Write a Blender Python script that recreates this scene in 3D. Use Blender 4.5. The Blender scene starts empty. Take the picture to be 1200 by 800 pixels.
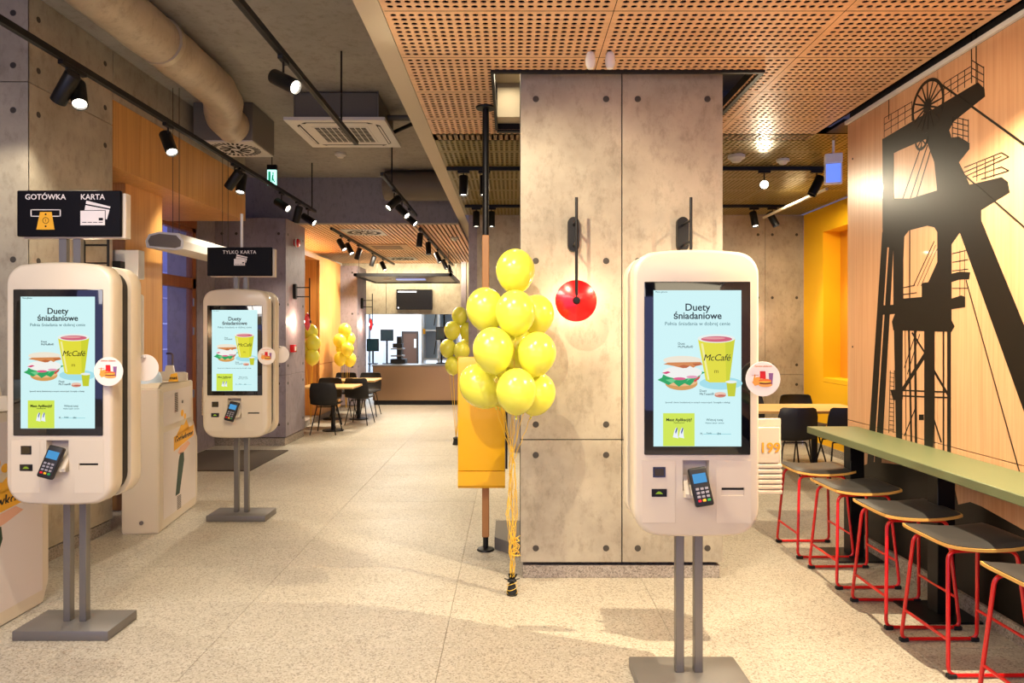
import bpy, bmesh, math, random
from mathutils import Vector, Matrix
from mathutils.geometry import tessellate_polygon
random.seed(7)
PI = math.pi
C = bpy.context.scene.collection
H = 1.62            # eye height
# ---------------------------------------------------------------- camera, world, exposure
cd = bpy.data.cameras.new('camera'); cam = bpy.data.objects.new('camera', cd); C.objects.link(cam)
cd.lens = 24; cd.sensor_width = 36; cd.shift_y = -0.01; cd.clip_start = 0.05; cd.clip_end = 200
cam.location = (0, 0, H); cam.rotation_euler = (PI/2, 0, 0)
bpy.context.scene.camera = cam
W = bpy.data.worlds.new('world'); bpy.context.scene.world = W; W.use_nodes = True
bg = W.node_tree.nodes['Background']; bg.inputs[0].default_value = (0.40, 0.42, 0.90, 1); bg.inputs[1].default_value = 1.3
vs = bpy.context.scene.view_settings
vs.view_transform = 'Standard'; vs.look = 'None'; vs.gamma = 1; vs.use_curve_mapping = False; vs.exposure = 0.17
LK = 1.0            # overall lamp scale
WARM = (1.0, 0.84, 0.58); SOFT = (1.0, 0.89, 0.72)
def area(name, loc, sx, sy, energy, col=WARM, rot=(0, 0, 0), spread=PI):
    l = bpy.data.lights.new(name, 'AREA'); l.shape = 'RECTANGLE'; l.size = sx; l.size_y = sy
    l.energy = energy*LK; l.color = col; l.spread = spread
    o = bpy.data.objects.new(name, l); C.objects.link(o); o.location = loc; o.rotation_euler = rot
    return o
# fill lights added unseen above and behind the viewpoint, then cove and room lights
area('fill_light', (0.9, 1.2, 3.2), 2.6, 1.0, 18, WARM)
area('fill_light', (-2.3, 1.4, 3.4), 1.6, 1.2, 80, (1.0, 0.92, 0.84))
area('fill_light', (-1.6, -0.4, 3.4), 3.0, 0.8, 40, (1.0, 0.93, 0.88), (0.7, 0, 0))
area('fill_light', (1.6, -0.4, 3.1), 2.5, 0.8, 26, WARM, (0.7, 0, 0))
area('cove_light', (-3.72, 12.2, 3.1), 0.12, 3.2, 30, WARM, (0, 0.3, 0))
area('cove_light', (-2.2, 15.3, 3.1), 2.6, 0.15, 60, WARM, (0.6, 0, 0))
area('kitchen_light', (-2.1, 18.0, 3.1), 3.0, 2.4, 190, (0.80, 0.90, 1.0))
area('hall_light', (-2.2, 13.0, 3.12), 1.2, 0.3, 160, SOFT)
area('alcove_light', (3.3, 8.0, 3.2), 0.9, 0.5, 60, WARM)
area('opening_light', (-0.03, 5.0, 3.57), 0.1, 0.7, 5, WARM)
area('alcove_light', (0.4, 7.6, 3.2), 0.9, 0.5, 30, WARM)

# ---------------------------------------------------------------- materials
def lin(c):
    if isinstance(c, str):
        c = [int(c[i:i+2], 16)/255 for i in (0, 2, 4)]
    return tuple((x/12.92 if x <= 0.04045 else ((x+0.055)/1.055)**2.4) for x in c) + (1,)
MATS = {}
def mat(name, col, rough=0.5, metal=0.0, emit=0.0, coat=0.0, spec=0.5, trans=0.0, alpha=1.0):
    if name in MATS: return MATS[name]
    m = bpy.data.materials.new(name); m.use_nodes = True; b = m.node_tree.nodes['Principled BSDF']
    b.inputs['Base Color'].default_value = lin(col); b.inputs['Roughness'].default_value = rough
    b.inputs['Metallic'].default_value = metal; b.inputs['Coat Weight'].default_value = coat
    b.inputs['Specular IOR Level'].default_value = spec
    b.inputs['Transmission Weight'].default_value = trans; b.inputs['Alpha'].default_value = alpha
    if emit:
        b.inputs['Emission Color'].default_value = lin(col); b.inputs['Emission Strength'].default_value = emit
    MATS[name] = m; return m
def ramp(nt, fac, stops):
    r = nt.nodes.new('ShaderNodeValToRGB'); cr = r.color_ramp
    while len(cr.elements) < len(stops): cr.elements.new(0.5)
    for e, (p, c) in zip(cr.elements, stops): e.position = p; e.color = lin(c) if isinstance(c, str) else c
    nt.links.new(fac, r.inputs[0]); return r.outputs[0]
def noise(nt, vec, scale, detail=4, rough=0.6):
    n = nt.nodes.new('ShaderNodeTexNoise'); n.inputs['Scale'].default_value = scale
    n.inputs['Detail'].default_value = detail; n.inputs['Roughness'].default_value = rough
    nt.links.new(vec, n.inputs['Vector']); return n.outputs['Fac']
def coords(nt, scale=(1, 1, 1), world=True):
    g = nt.nodes.new('ShaderNodeNewGeometry' if world else 'ShaderNodeTexCoord')
    mp = nt.nodes.new('ShaderNodeMapping'); mp.inputs['Scale'].default_value = scale
    nt.links.new(g.outputs['Position' if world else 'Object'], mp.inputs[0]); return mp.outputs[0]
def mixc(nt, a, b, fac, mode='MIX'):
    m = nt.nodes.new('ShaderNodeMix'); m.data_type = 'RGBA'; m.blend_type = mode
    for s, v in ((m.inputs[0], fac), (m.inputs[6], a), (m.inputs[7], b)):
        if hasattr(v, 'is_linked') or hasattr(v, 'links'): nt.links.new(v, s)
        else: s.default_value = v
    return m.outputs[2]
def bump(nt, b, h, strength, dist=0.002):
    n = nt.nodes.new('ShaderNodeBump'); n.inputs['Strength'].default_value = strength; n.inputs['Distance'].default_value = dist
    nt.links.new(h, n.inputs['Height']); nt.links.new(n.outputs[0], b.inputs['Normal'])
def concrete(name, c0, c1, c2, rough=0.55):
    m = mat(name, c1, rough); nt = m.node_tree; b = nt.nodes['Principled BSDF']
    v = coords(nt); big = noise(nt, v, 1.7, 6, 0.62); v2 = coords(nt, (1, 1, 0.55)); fine = noise(nt, v2, 16, 6, 0.75)
    col = ramp(nt, big, [(0.32, c0), (0.52, c1), (0.72, c2)])
    f = ramp(nt, fine, [(0.30, (0.62, 0.60, 0.58, 1)), (0.5, (1, 1, 1, 1)), (0.75, (1.0, 1.0, 1.0, 1))])
    nt.links.new(mixc(nt, col, f, 0.75, 'MULTIPLY'), b.inputs['Base Color']); bump(nt, b, fine, 0.25)
    return m
def wood(name, c0, c1, axis='z', rough=0.42, coat=0.0):
    m = mat(name, c0, rough, coat=coat); nt = m.node_tree; b = nt.nodes['Principled BSDF']
    s = {'z': (60, 60, 1.2), 'x': (1.2, 60, 60), 'y': (60, 1.2, 60)}[axis]
    n = noise(nt, coords(nt, s), 1.0, 5, 0.6); n2 = noise(nt, coords(nt, tuple(k/6 for k in s)), 1.0, 2)
    c = ramp(nt, n, [(0.3, c1), (0.6, c0)]); c2 = ramp(nt, n2, [(0.35, (0.9, 0.88, 0.86, 1)), (0.65, (1, 1, 1, 1))])
    nt.links.new(mixc(nt, c, c2, 1.0, 'MULTIPLY'), b.inputs['Base Color']); return m
def terrazzo(name, base, lo, hi, rough=0.38):
    m = mat(name, base, rough); nt = m.node_tree; b = nt.nodes['Principled BSDF']
    v = coords(nt)
    vo = nt.nodes.new('ShaderNodeTexVoronoi'); vo.inputs['Scale'].default_value = 130; nt.links.new(v, vo.inputs[0])
    sep = nt.nodes.new('ShaderNodeSeparateColor'); nt.links.new(vo.outputs['Color'], sep.inputs[0])
    chip = ramp(nt, sep.outputs[0], [(0.0, lo), (0.14, lo), (0.2, base), (0.62, base), (0.72, hi), (1, hi)])
    big = ramp(nt, noise(nt, v, 0.9, 4), [(0.3, (0.86, 0.85, 0.84, 1)), (0.7, (1, 1, 1, 1))])
    oi = nt.nodes.new('ShaderNodeObjectInfo'); rr = ramp(nt, oi.outputs['Random'], [(0, (0.93, 0.93, 0.93, 1)), (1, (1, 1, 1, 1))])
    c = mixc(nt, mixc(nt, chip, big, 1.0, 'MULTIPLY'), rr, 1.0, 'MULTIPLY')
    nt.links.new(c, b.inputs['Base Color'])
    rv = nt.nodes.new('ShaderNodeMapRange'); rv.inputs[3].default_value = rough-0.05; rv.inputs[4].default_value = rough+0.2
    nt.links.new(noise(nt, v, 2.5, 4), rv.inputs[0]); nt.links.new(rv.outputs[0], b.inputs['Roughness'])
    return m
M_con = concrete('concrete', '948a78', 'aaa08c', 'bbb19c')
M_con2 = concrete('concrete_dark', '82787e', '90868c', '9e949a')
M_slab = concrete('painted_slab', '8c877d', '969086', 'a09a8f', 0.8)
M_bulk = concrete('grey_bulkhead', '86848c', '8c8a92', '929098', 0.8)
M_wood = wood('light_oak', 'd7a67c', 'c99469', 'z', 0.33, 0.1)
M_woodo = wood('orange_oak', 'd8a25c', 'c48c46', 'z')
M_perf = wood('plywood_ceiling', 'e2b68c', 'd6a678', 'x', 0.45)
M_olive = mat('olive_metal', '8a7a45', 0.38, 0.35)
M_table = wood('table_wood', 'e0b878', 'd0a466', 'x')
M_terr = terrazzo('terrazzo', 'b4ab99', '93897a', 'c4bcac')
M_plinth = terrazzo('terrazzo_plinth', '9b9084', '7a7166', 'b0a699', 0.6)
M_grout = mat('grout', '8c8272', 0.8)
M_beam = mat('beam_paint', 'c3b69e', 0.7)
M_white = mat('white_plastic', 'd4c6ae', 0.34, coat=0.2)
M_whitew = mat('white_paint', 'e4e0d8', 0.6)
M_black = mat('black_metal', '0a0909', 0.45, spec=0.35)
M_blackp = mat('black_plastic', '141212', 0.5)
M_glassb = mat('black_glass', '07080f', 0.06, coat=1.0)
M_steel = mat('grey_steel', '87837e', 0.38, 0.75)
M_base = mat('grey_base_paint', '77736f', 0.42, 0.4)
M_stain = mat('brushed_stainless', 'b09070', 0.30, 0.9)
M_red = mat('red_paint', 'd01414', 0.3, coat=0.4)
M_redd = mat('red_enamel', 'd80a14', 0.25, coat=0.6)
M_yel = mat('yellow_metal', 'f5b400', 0.4, coat=0.2)
M_yelw = mat('yellow_wall_paint', 'f0b400', 0.6)
M_bal = mat('yellow_balloon', 'e4e04c', 0.22, coat=0.4)
M_bal.node_tree.nodes['Principled BSDF'].inputs['Subsurface Weight'].default_value = 0.25
M_bal.node_tree.nodes['Principled BSDF'].inputs['Subsurface Radius'].default_value = (0.1, 0.09, 0.02)
M_rib = mat('yellow_ribbon', 'e8bc3c', 0.35)
M_green = mat('green_linoleum', '6c7450', 0.42)
M_edge = mat('ply_edge', 'dcaa58', 0.5)
M_cush = mat('charcoal_leather', '3b3836', 0.42)
M_seam = mat('dark_seam', '2a2520', 0.7)
M_mural = mat('mural_ink', '140f0a', 0.36, spec=0.25)
M_shadow = mat('dark_gap', '15120f', 0.9)
M_foil = concrete('duct_foil', 'a09078', 'b5a58a', 'c6b79c', 0.42)
M_acw = mat('cassette_white', 'c9c4ba', 0.5)
M_frame = wood('window_wood', '9a5a2c', '7e4620', 'z')
M_glass = mat('window_glass', 'ffffff', 0.02, trans=1.0)
M_kwhite = mat('kitchen_white', 'e8ecf2', 0.5)
M_lamp = mat('lamp_glow', 'fff2dc', 0.5, emit=14)
M_sign = mat('sign_navy', '060409', 0.5, spec=0.15)
M_signw = mat('sign_print_white', 'e9dfd6', 0.5)
M_signy = mat('sign_print_yellow', 'e9a81c', 0.5)
M_dgreen = mat('dark_green_print', '1d3a28', 0.5)
M_rubber = mat('black_rubber', '101010', 0.7)
M_wire = mat('thin_wire', '4a4036', 0.5)

# ---------------------------------------------------------------- mesh helpers
def finish(name, bm, m, parent=None, smooth=None, loc=None):
    bmesh.ops.recalc_face_normals(bm, faces=bm.faces) if bm.faces else None
    me = bpy.data.meshes.new(name); bm.to_mesh(me); bm.free()
    if m: me.materials.append(m)
    if smooth is not None:
        me.polygons.foreach_set('use_smooth', [True]*len(me.polygons))
        me.set_sharp_from_angle(angle=math.radians(smooth))
    o = bpy.data.objects.new(name, me); C.objects.link(o)
    if parent: o.parent = parent
    if loc: o.location = loc
    return o
def NB(): return bmesh.new()
def abox(bm, x0, x1, y0, y1, z0, z1, bev=0, seg=1, mtx=None):
    r = bmesh.ops.create_cube(bm, size=1); vs_ = r['verts']
    for v in vs_:
        v.co = Vector(((x0+x1)/2+v.co.x*(x1-x0), (y0+y1)/2+v.co.y*(y1-y0), (z0+z1)/2+v.co.z*(z1-z0)))
    if bev:
        es = list({e for v in vs_ for e in v.link_edges})
        r2 = bmesh.ops.bevel(bm, geom=es, offset=bev, segments=seg, affect='EDGES', profile=0.5)
        vs_ = list({v for f in r2['faces'] for v in f.verts} | {v for v in vs_ if v.is_valid})
    if mtx is not None: bmesh.ops.transform(bm, matrix=mtx, verts=[v for v in vs_ if v.is_valid])
    return vs_
def box(name, m, x0, x1, y0, y1, z0, z1, parent=None, bev=0, seg=1, **k):
    bm = NB(); abox(bm, x0, x1, y0, y1, z0, z1, bev, seg)
    return finish(name, bm, m, parent, 40 if bev else None, **k)
def acyl(bm, p0, p1, r, n=12, r1=None, cap=True):
    p0, p1 = Vector(p0), Vector(p1); d = p1-p0
    q = Vector((0, 0, 1)).rotation_difference(d.normalized()).to_matrix()
    r1 = r if r1 is None else r1
    a = [bm.verts.new(p0+q@Vector((r*math.cos(2*PI*i/n), r*math.sin(2*PI*i/n), 0))) for i in range(n)]
    b = [bm.verts.new(p1+q@Vector((r1*math.cos(2*PI*i/n), r1*math.sin(2*PI*i/n), 0))) for i in range(n)]
    for i in range(n): bm.faces.new((a[i], a[(i+1) % n], b[(i+1) % n], b[i]))
    if cap: bm.faces.new(a[::-1]); bm.faces.new(b)
def fillet(pts, r, n=5, closed=False):
    pts = [Vector(p) for p in pts]; out = []; N = len(pts)
    for i, p in enumerate(pts):
        if not closed and i in (0, N-1): out.append(p); continue
        a, b = pts[i-1], pts[(i+1) % N]; da, db = (a-p), (b-p)
        t = min(r, da.length*0.48, db.length*0.48); A = p+da.normalized()*t; B = p+db.normalized()*t
        for k in range(n+1):
            s = k/n; out.append((1-s)**2*A+2*s*(1-s)*p+s*s*B)
    return out
def atube(bm, pts, r, n=8, closed=False, radii=None):
    pts = [Vector(p) for p in pts]; N = len(pts); rings = []; up = None
    for i in range(N):
        if closed: t = pts[(i+1) % N]-pts[i-1]
        else: t = pts[min(i+1, N-1)]-pts[max(i-1, 0)]
        t.normalize()
        if up is None:
            up = Vector((0, 0, 1)) if abs(t.z) < 0.9 else Vector((1, 0, 0))
        u = (up-t*up.dot(t)).normalized(); w = t.cross(u); up = u
        rr = radii[i] if radii else r
        rings.append([bm.verts.new(pts[i]+(u*math.cos(2*PI*k/n)+w*math.sin(2*PI*k/n))*rr) for k in range(n)])
    for i in range(N if closed else N-1):
        a, b = rings[i], rings[(i+1) % N]
        for k in range(n): bm.faces.new((a[k], a[(k+1) % n], b[(k+1) % n], b[k]))
    if not closed: bm.faces.new(rings[0][::-1]); bm.faces.new(rings[-1])
def tube(name, m, pts, r, parent=None, n=8, closed=False, radii=None, **k):
    bm = NB(); atube(bm, pts, r, n, closed, radii); return finish(name, bm, m, parent, 40, **k)
def cyl(name, m, p0, p1, r, parent=None, n=16, r1=None, **k):
    bm = NB(); acyl(bm, p0, p1, r, n, r1); return finish(name, bm, m, parent, 40, **k)
def alathe(bm, prof, n=24, mtx=Matrix(), cap=False):
    rings = []
    for (r, z) in prof:
        if r < 1e-6: rings.append([bm.verts.new(mtx@Vector((0, 0, z)))])
        else: rings.append([bm.verts.new(mtx@Vector((r*math.cos(2*PI*i/n), r*math.sin(2*PI*i/n), z))) for i in range(n)])
    for a, b in zip(rings, rings[1:]):
        for i in range(n):
            j = (i+1) % n
            if len(a) == 1 and len(b) == 1: continue
            if len(a) == 1: bm.faces.new((a[0], b[j], b[i]))
            elif len(b) == 1: bm.faces.new((a[i], a[j], b[0]))
            else: bm.faces.new((a[i], a[j], b[j], b[i]))
def lathe(name, m, prof, parent=None, n=24, mtx=Matrix(), **k):
    bm = NB(); alathe(bm, prof, n, mtx); return finish(name, bm, m, parent, 45, **k)
def aprism(bm, poly, f, d0, d1):
    """poly: 2D points; f(u, v, d) -> 3D; solid between depths d0 and d1"""
    tr = tessellate_polygon([[Vector((u, v, 0)) for u, v in poly]])
    A = [bm.verts.new(f(u, v, d0)) for u, v in poly]; B = [bm.verts.new(f(u, v, d1)) for u, v in poly]
    for t in tr:
        try: bm.faces.new([A[i] for i in t]); bm.faces.new([B[i] for i in t][::-1])
        except ValueError: pass
    n = len(poly)
    for i in range(n):
        bm.faces.new((A[i], A[(i+1) % n], B[(i+1) % n], B[i]))
FXZ = lambda u, v, d: Vector((u, d, v))
FYZ = lambda u, v, d: Vector((d, u, v))
FXY = lambda u, v, d: Vector((u, v, d))
def prism(name, m, poly, f, d0, d1, parent=None, smooth=None, **k):
    bm = NB(); aprism(bm, poly, f, d0, d1); return finish(name, bm, m, parent, smooth, **k)
def ell(cx, cy, rx, ry, n=20, a0=0, a1=2*PI):
    full = abs(a1-a0-2*PI) < 1e-6
    return [(cx+rx*math.cos(a0+(a1-a0)*i/(n if full else n-1)), cy+ry*math.sin(a0+(a1-a0)*i/(n if full else n-1))) for i in range(n)]
_T = {}
def text_mesh(s, size, bold=0.0, align='CENTER', sp=1.0, shear=0.0):
    key = (s, size, bold, align, sp, shear)
    if key in _T: return _T[key]
    cu = bpy.data.curves.new('text', 'FONT'); cu.body = s; cu.size = size; cu.offset = bold; cu.align_x = align; cu.align_y = 'CENTER'
    cu.space_character = sp; cu.shear = shear; cu.resolution_u = 3; cu.extrude = 0.0006
    o = bpy.data.objects.new('t', cu); C.objects.link(o)
    dg = bpy.context.evaluated_depsgraph_get(); dg.update()
    me = bpy.data.meshes.new_from_object(o.evaluated_get(dg)); bpy.data.objects.remove(o)
    _T[key] = me; return me
def text(name, m, s, size, loc, parent=None, rot=(PI/2, 0, 0), **k):
    me = text_mesh(s, size, **k)
    if me.users > 0: me = me.copy()
    me.materials.clear(); me.materials.append(m); o = bpy.data.objects.new(name, me); C.objects.link(o)
    o.location = loc; o.rotation_euler = rot
    if parent: o.parent = parent
    return o
def thing(name, label, cat, loc=(0, 0, 0), rz=0, group=None):
    o = bpy.data.objects.new(name, None); C.objects.link(o); o.location = loc; o.rotation_euler = (0, 0, rz)
    o['label'] = label; o['category'] = cat
    if group: o['group'] = group
    return o
def tag(o, label, cat, group=None):
    o['label'] = label; o['category'] = cat
    if group: o['group'] = group
    return o
def struct(o): o['kind'] = 'structure'; return o
def inst(src, parent, loc=(0, 0, 0), rot=(0, 0, 0), m=None):
    o = src.copy(); C.objects.link(o); o.parent = parent; o.location = loc; o.rotation_euler = rot
    if m: o.material_slots[0].link = 'OBJECT'; o.material_slots[0].material = m
    return o
def copy_tree(o, parent=None):
    c = o.copy(); C.objects.link(c); c.parent = parent
    for ch in list(o.children):
        if not ch.name.startswith('spot_light'): copy_tree(ch, c)
    return c
def dup(root, label, loc, rz=None, group=None):
    c = copy_tree(root); c['label'] = label; c.location = loc
    if rz is not None: c.rotation_euler = (0, 0, rz)
    if group: c['group'] = group
    return c

# ================================================================ SETTING
# ---- floor of big terrazzo tiles
floor = struct(box('floor', M_grout, -6, 6, -1.2, 20.5, -0.08, -0.006))
bm = NB(); abox(bm, -0.599, 0.599, -0.299, 0.299, -0.02, 0, 0.0012)
tile0 = finish('tile', bm, M_terr, floor)
first = True
for j in range(-4, 26):
    for i in range(-3, 6):
        x = -0.353+0.6+1.2*(i-1); y = 3.49+0.3+0.6*j
        if y < 0.7 or y > 17.2 or (x > 3 and y < 4.6) or (x < -4.6 and y > 10): continue
        if y > 10 and x > 0.4: continue
        if first: tile0.location = (x, y, 0); first = False
        else: inst(tile0, floor, (x, y, 0))
# ---- ceilings
slab = struct(box('ceiling', M_slab, -6, 6, -1.2, 20.5, 3.9, 4.05))
beam = struct(box('beam', M_beam, -0.80, -0.674, -1.2, 16.6, 3.28, 3.9))
PX, PY = 0.048, 0.0505
def perf_mesh(w, d, skip=None, x0=0, y0=0):
    bm = NB(); nx = int((w-0.03)/PX); ny = int((d-0.03)/PY); mx = (w-nx*PX)/2; my = (d-ny*PY)/2; r = 0.0172; T = 0.004
    def quad(a, b, c, e):
        bm.faces.new([bm.verts.new(p) for p in ((a, c, 0), (b, c, 0), (b, e, 0), (a, e, 0))])
    for i in range(nx):
        for j in range(ny):
            cx = mx+(i+.5)*PX; cy = my+(j+.5)*PY
            if skip and skip(x0+cx, y0+cy): continue
            hx, hy = PX/2, PY/2
            out = [(hx, 0), (hx, hy), (0, hy), (-hx, hy), (-hx, 0), (-hx, -hy), (0, -hy), (hx, -hy)]
            o_ = [bm.verts.new((cx+a, cy+b, 0)) for a, b in out]
            n_ = [bm.verts.new((cx+r*math.cos(k*PI/4), cy+r*0.92*math.sin(k*PI/4), 0)) for k in range(8)]
            u_ = [bm.verts.new((v.co.x, v.co.y, T)) for v in n_]
            for k in range(8):
                l = (k+1) % 8
                bm.faces.new((o_[k], o_[l], n_[l], n_[k])); bm.faces.new((n_[k], n_[l], u_[l], u_[k]))
    def margin(a, b, c, e):
        if skip and skip(x0+(a+b)/2, y0+(c+e)/2): return
        quad(a, b, c, e)
    for j in range(ny):
        margin(0, mx, my+j*PY, my+(j+1)*PY); margin(w-mx, w, my+j*PY, my+(j+1)*PY)
    for i in range(nx):
        margin(mx+i*PX, mx+(i+1)*PX, 0, my); margin(mx+i*PX, mx+(i+1)*PX, d-my, d)
    for a, b in ((0, mx), (w-mx, w)):
        for c, e in ((0, my), (d-my, d)): margin(a, b, c, e)
    return bm
OPN = (-0.125, 1.578, 4.354, 5.62)
inopen = lambda x, y: OPN[0] < x < OPN[1] and OPN[2] < y < OPN[3]
perf = bpy.data.objects.new('ceiling_perforated', None); C.objects.link(perf); struct(perf)
perf.name = 'ceiling_panels'
colx = [(-0.670, 0.526), (0.530, 1.726), (1.730, 2.555)]
cache = {}
def perf_panel(x0, x1, y0, y1, m):
    w, d = round(x1-x0, 3), round(y1-y0, 3)
    cut = not (x1 < OPN[0] or x0 > OPN[1] or y1 < OPN[2] or y0 > OPN[3])
    if cut:
        bm = perf_mesh(w, d, inopen, x0, y0)
        if not bm.faces: bm.free(); return
        o = finish('panel', bm, m, perf, loc=(x0, y0, 3.28))
        return
    if (w, d) not in cache:
        cache[(w, d)] = finish('panel', perf_mesh(w, d), M_perf, perf, loc=(x0, y0, 3.28))
        if m is not M_perf: o = cache[(w, d)]; o.material_slots[0].link = 'OBJECT'; o.material_slots[0].material = m
    else: inst(cache[(w, d)], perf, (x0, y0, 3.28), m=m)
for k in range(-6, 4):
    y0 = 3.541+0.6*k
    for x0, x1 in colx: perf_panel(x0, x1, y0+0.003, y0+0.597, M_perf)
perf_panel(-0.670, 0.526, 5.944, 6.0, M_perf) if False else None
for k in range(7):
    y0 = 5.745+0.574*k
    for x0, x1 in colx[:2]+[(1.730, 2.926), (2.930, 4.126)]: perf_panel(x0, x1, y0+0.003, y0+0.571, M_olive)
M_blackout = mat('blackout_black', '030303', 1.0, spec=0.0)  # black sheets added above the panels to keep their holes dark
for q in ((-0.67, 2.6, -1.1, OPN[2]), (-0.67, OPN[0], OPN[2], OPN[3]), (OPN[1], 2.6, OPN[2], OPN[3]), (-0.67, 4.16, OPN[3]+0.02, 9.8)): box('hole_blackout', M_blackout, q[0], q[1], q[2], q[3], 3.30, 3.304, perf)
# opening frame round the pillar and the black edge profiles
fr = box('opening_frame', M_black, OPN[0]-0.01, OPN[1]+0.03, 4.335, 4.362, 3.262, 3.34, perf)
box('opening_frame', M_black, OPN[0]-0.012, OPN[0]+0.008, 4.362, 5.63, 3.272, 3.36, perf)
box('opening_frame', M_black, OPN[1], OPN[1]+0.03, 4.362, 5.63, 3.262, 3.36, perf)
box('opening_frame', M_black, OPN[0], OPN[1], 5.62, 5.66, 3.262, 3.40, perf)
box('opening_liner', M_beam, OPN[0]+0.008, OPN[1], 5.45, 5.62, 3.33, 3.6, perf)
box('opening_liner', M_beam, OPN[0]-0.4, OPN[1]+0.3, 4.362, 5.62, 3.60, 3.66, perf)
box('edge_profile', M_black, 2.558, 2.61, -1.2, 5.345, 3.30, 3.33, perf)
box('edge_profile', M_black, 2.640, 4.13, 5.44, 5.74, 3.285, 3.31, perf)
struct(box('trim_1', M_whitew, 2.606, 2.628, -1.2, 5.35, 3.235, 3.262))
# ---- slatted wood ceiling over the hall beyond the bulkhead
slat = struct(box('ceiling_slatted', M_seam, -4.4, -0.81, 10.2, 16.6, 3.255, 3.28))
bm = NB(); x = -4.38
while x < -0.83:
    abox(bm, x, x+0.043, 10.2, 16.5, 3.215, 3.25); x += 0.068
o = finish('slats', bm, M_perf, slat); o['kind'] = 'stuff'
# ---- bulkhead and side walls
bk = struct(box('wall_bulkhead', M_bulk, -4.6, -0.80, 10.13, 10.24, 3.22, 3.9))
box('trim_strip', M_beam, -4.6, -0.80, 10.11, 10.13, 3.20, 3.225, bk)

def plug_mesh():
    bm = NB(); alathe(bm, [(0.021, 0.0), (0.020, 0.002), (0.012, 0.003), (0, 0.003)], 12)
    return bm
plug = None
def paneled(name, m, x0, x1, y0, y1, z0, z1, xj=(), yj=(), zj=(), faces='f', plugs=True, plinth=None, rows=None, gap=0.004, core=None):
    """structure block clad with separate panels on the front (-y), right (+x) or left (-x) faces"""
    global plug
    t = 0.012
    b = struct(box(name, core or M_seam, x0+(t if 'l' in faces else 0), x1-(t if 'r' in faces else 0), y0+(t if 'f' in faces else 0), y1, z0, z1))
    zs = [z0]+list(zj)+[z1]
    def put_plug(loc, rot):
        global plug
        if plug is None: plug = finish('anchor_plug', plug_mesh(), mat('plug_grey', '3d3831', 0.6), b, 45, loc=loc); plug.rotation_euler = rot
        else: inst(plug, b, loc, rot)
    for k in range(len(zs)-1):
        a, c = zs[k]+gap/2, zs[k+1]-gap/2
        rws = rows[k] if rows else ([a+0.1, c-0.1] if c-a < 1.4 else [a+0.1, (a+c)/2, c-0.14])
        if 'f' in faces:
            xs = [x0]+list(xj)+[x1]
            for i in range(len(xs)-1):
                p, q = xs[i]+(gap/2 if i else 0), xs[i+1]-(gap/2 if i < len(xs)-2 else 0)
                box('panel', m, p, q, y0, y0+t, a, c, b, 0.0015)
                if plugs:
                    for zz in rws:
                        for xx in (p+0.1, q-0.1): put_plug((xx, y0, zz), (PI/2, 0, 0))
        ys = [y0]+list(yj)+[y1]
        for fc, xx, rot in (('r', x1, (0, PI/2, 0)), ('l', x0, (0, -PI/2, 0))):
            if fc not in faces: continue
            for i in range(len(ys)-1):
                p, q = ys[i]+(gap/2 if i else 0.001), ys[i+1]-gap/2
                s = -1 if fc == 'r' else 1
                box('panel', m, min(xx, xx+s*t), max(xx, xx+s*t), p, q, a, c, b, 0.0015)
                if plugs:
                    for zz in rws:
                        for yy in (p+0.1, q-0.1): put_plug((xx, yy, zz), rot)
    if plinth:
        box('plinth', M_plinth, x0+0.015, x1-0.015, y0+0.015, y1-0.005, 0, plinth, b, 0.002)
    return b
# main pillar
pil = paneled('pillar', M_con, 0.056, 1.38, 4.47, 4.86, 0.105, 3.6, (0.72,), (), (0.91,), 'fr', rows=[[0.2, 0.81], [1.01, 2.08, 3.14]], gap=0.007, plinth=0.083)
# pillar left foreground
pa = paneled('pillar', M_con, -3.95, -3.24, 4.57, 5.54, 0.10, 3.9, (), (), (0.95, 3.29), 'fr', rows=[[0.3, 0.8], [1.1, 2.1, 3.1], [3.4, 3.75]], plinth=0.09, gap=0.006)
struct(box('wall_left', M_con, -4.6, -4.5, -1.2, 4.57, 0, 3.9))
struct(box('wall_recess', M_con, -4.5, -3.95, 4.57, 4.7, 0, 3.9))
# pillar B
pb = paneled('pillar', M_con2, -4.5, -3.2, 9.65, 10.55, 0.12, 3.22, (-4.0,), (), (1.0,), 'fr', plinth=0.11, rows=[[0.3, 0.88], [1.13, 2.0, 3.0]])
# entrance recess: fascia above, wood pier, wood wall, window
fa = struct(bpy.data.objects.new('wall_fascia', None)); C.objects.link(fa)
ys = [5.545, 5.95, 6.55, 7.15, 7.75, 8.3]
for a, b in zip(ys, ys[1:]): box('panel', M_woodo, -3.27, -3.24, a+0.003, b-0.003, 2.99, 3.50, fa, 0.001)
for a, b in ((5.545, 6.45), (6.45, 7.4), (7.4, 8.3)): box('panel', M_con, -3.27, -3.24, a+0.003, b-0.003, 3.505, 3.9, fa, 0.001)
box('soffit_panel', M_woodo, -4.2, -3.24, 5.545, 8.3, 2.96, 2.99, fa)
box('backing', M_seam, -4.2, -3.275, 5.545, 8.29, 2.99, 3.9, fa)
struct(box('wall_entrance', M_woodo, -4.3, -4.2, 5.54, 8.15, 0, 2.96))
struct(box('wall_entrance_far', M_con2, -4.6, -4.2, 9.1, 9.65, 0, 3.9))
struct(box('lintel', M_frame, -4.3, -4.2, 8.15, 9.1, 2.98, 3.9))
struct(box('wall_pier', M_woodo, -4.2, -3.5, 6.18, 6.83, 0.0, 2.96))
win = struct(box('window_1', M_glass, -4.262, -4.256, 8.15, 9.1, 0.05, 2.98))
for z0, z1 in ((0.0, 0.12), (2.18, 2.32), (2.92, 2.98)): box('window_frame', M_frame, -4.30, -4.21, 8.15, 9.1, z0, z1, win, 0.004)
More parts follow.
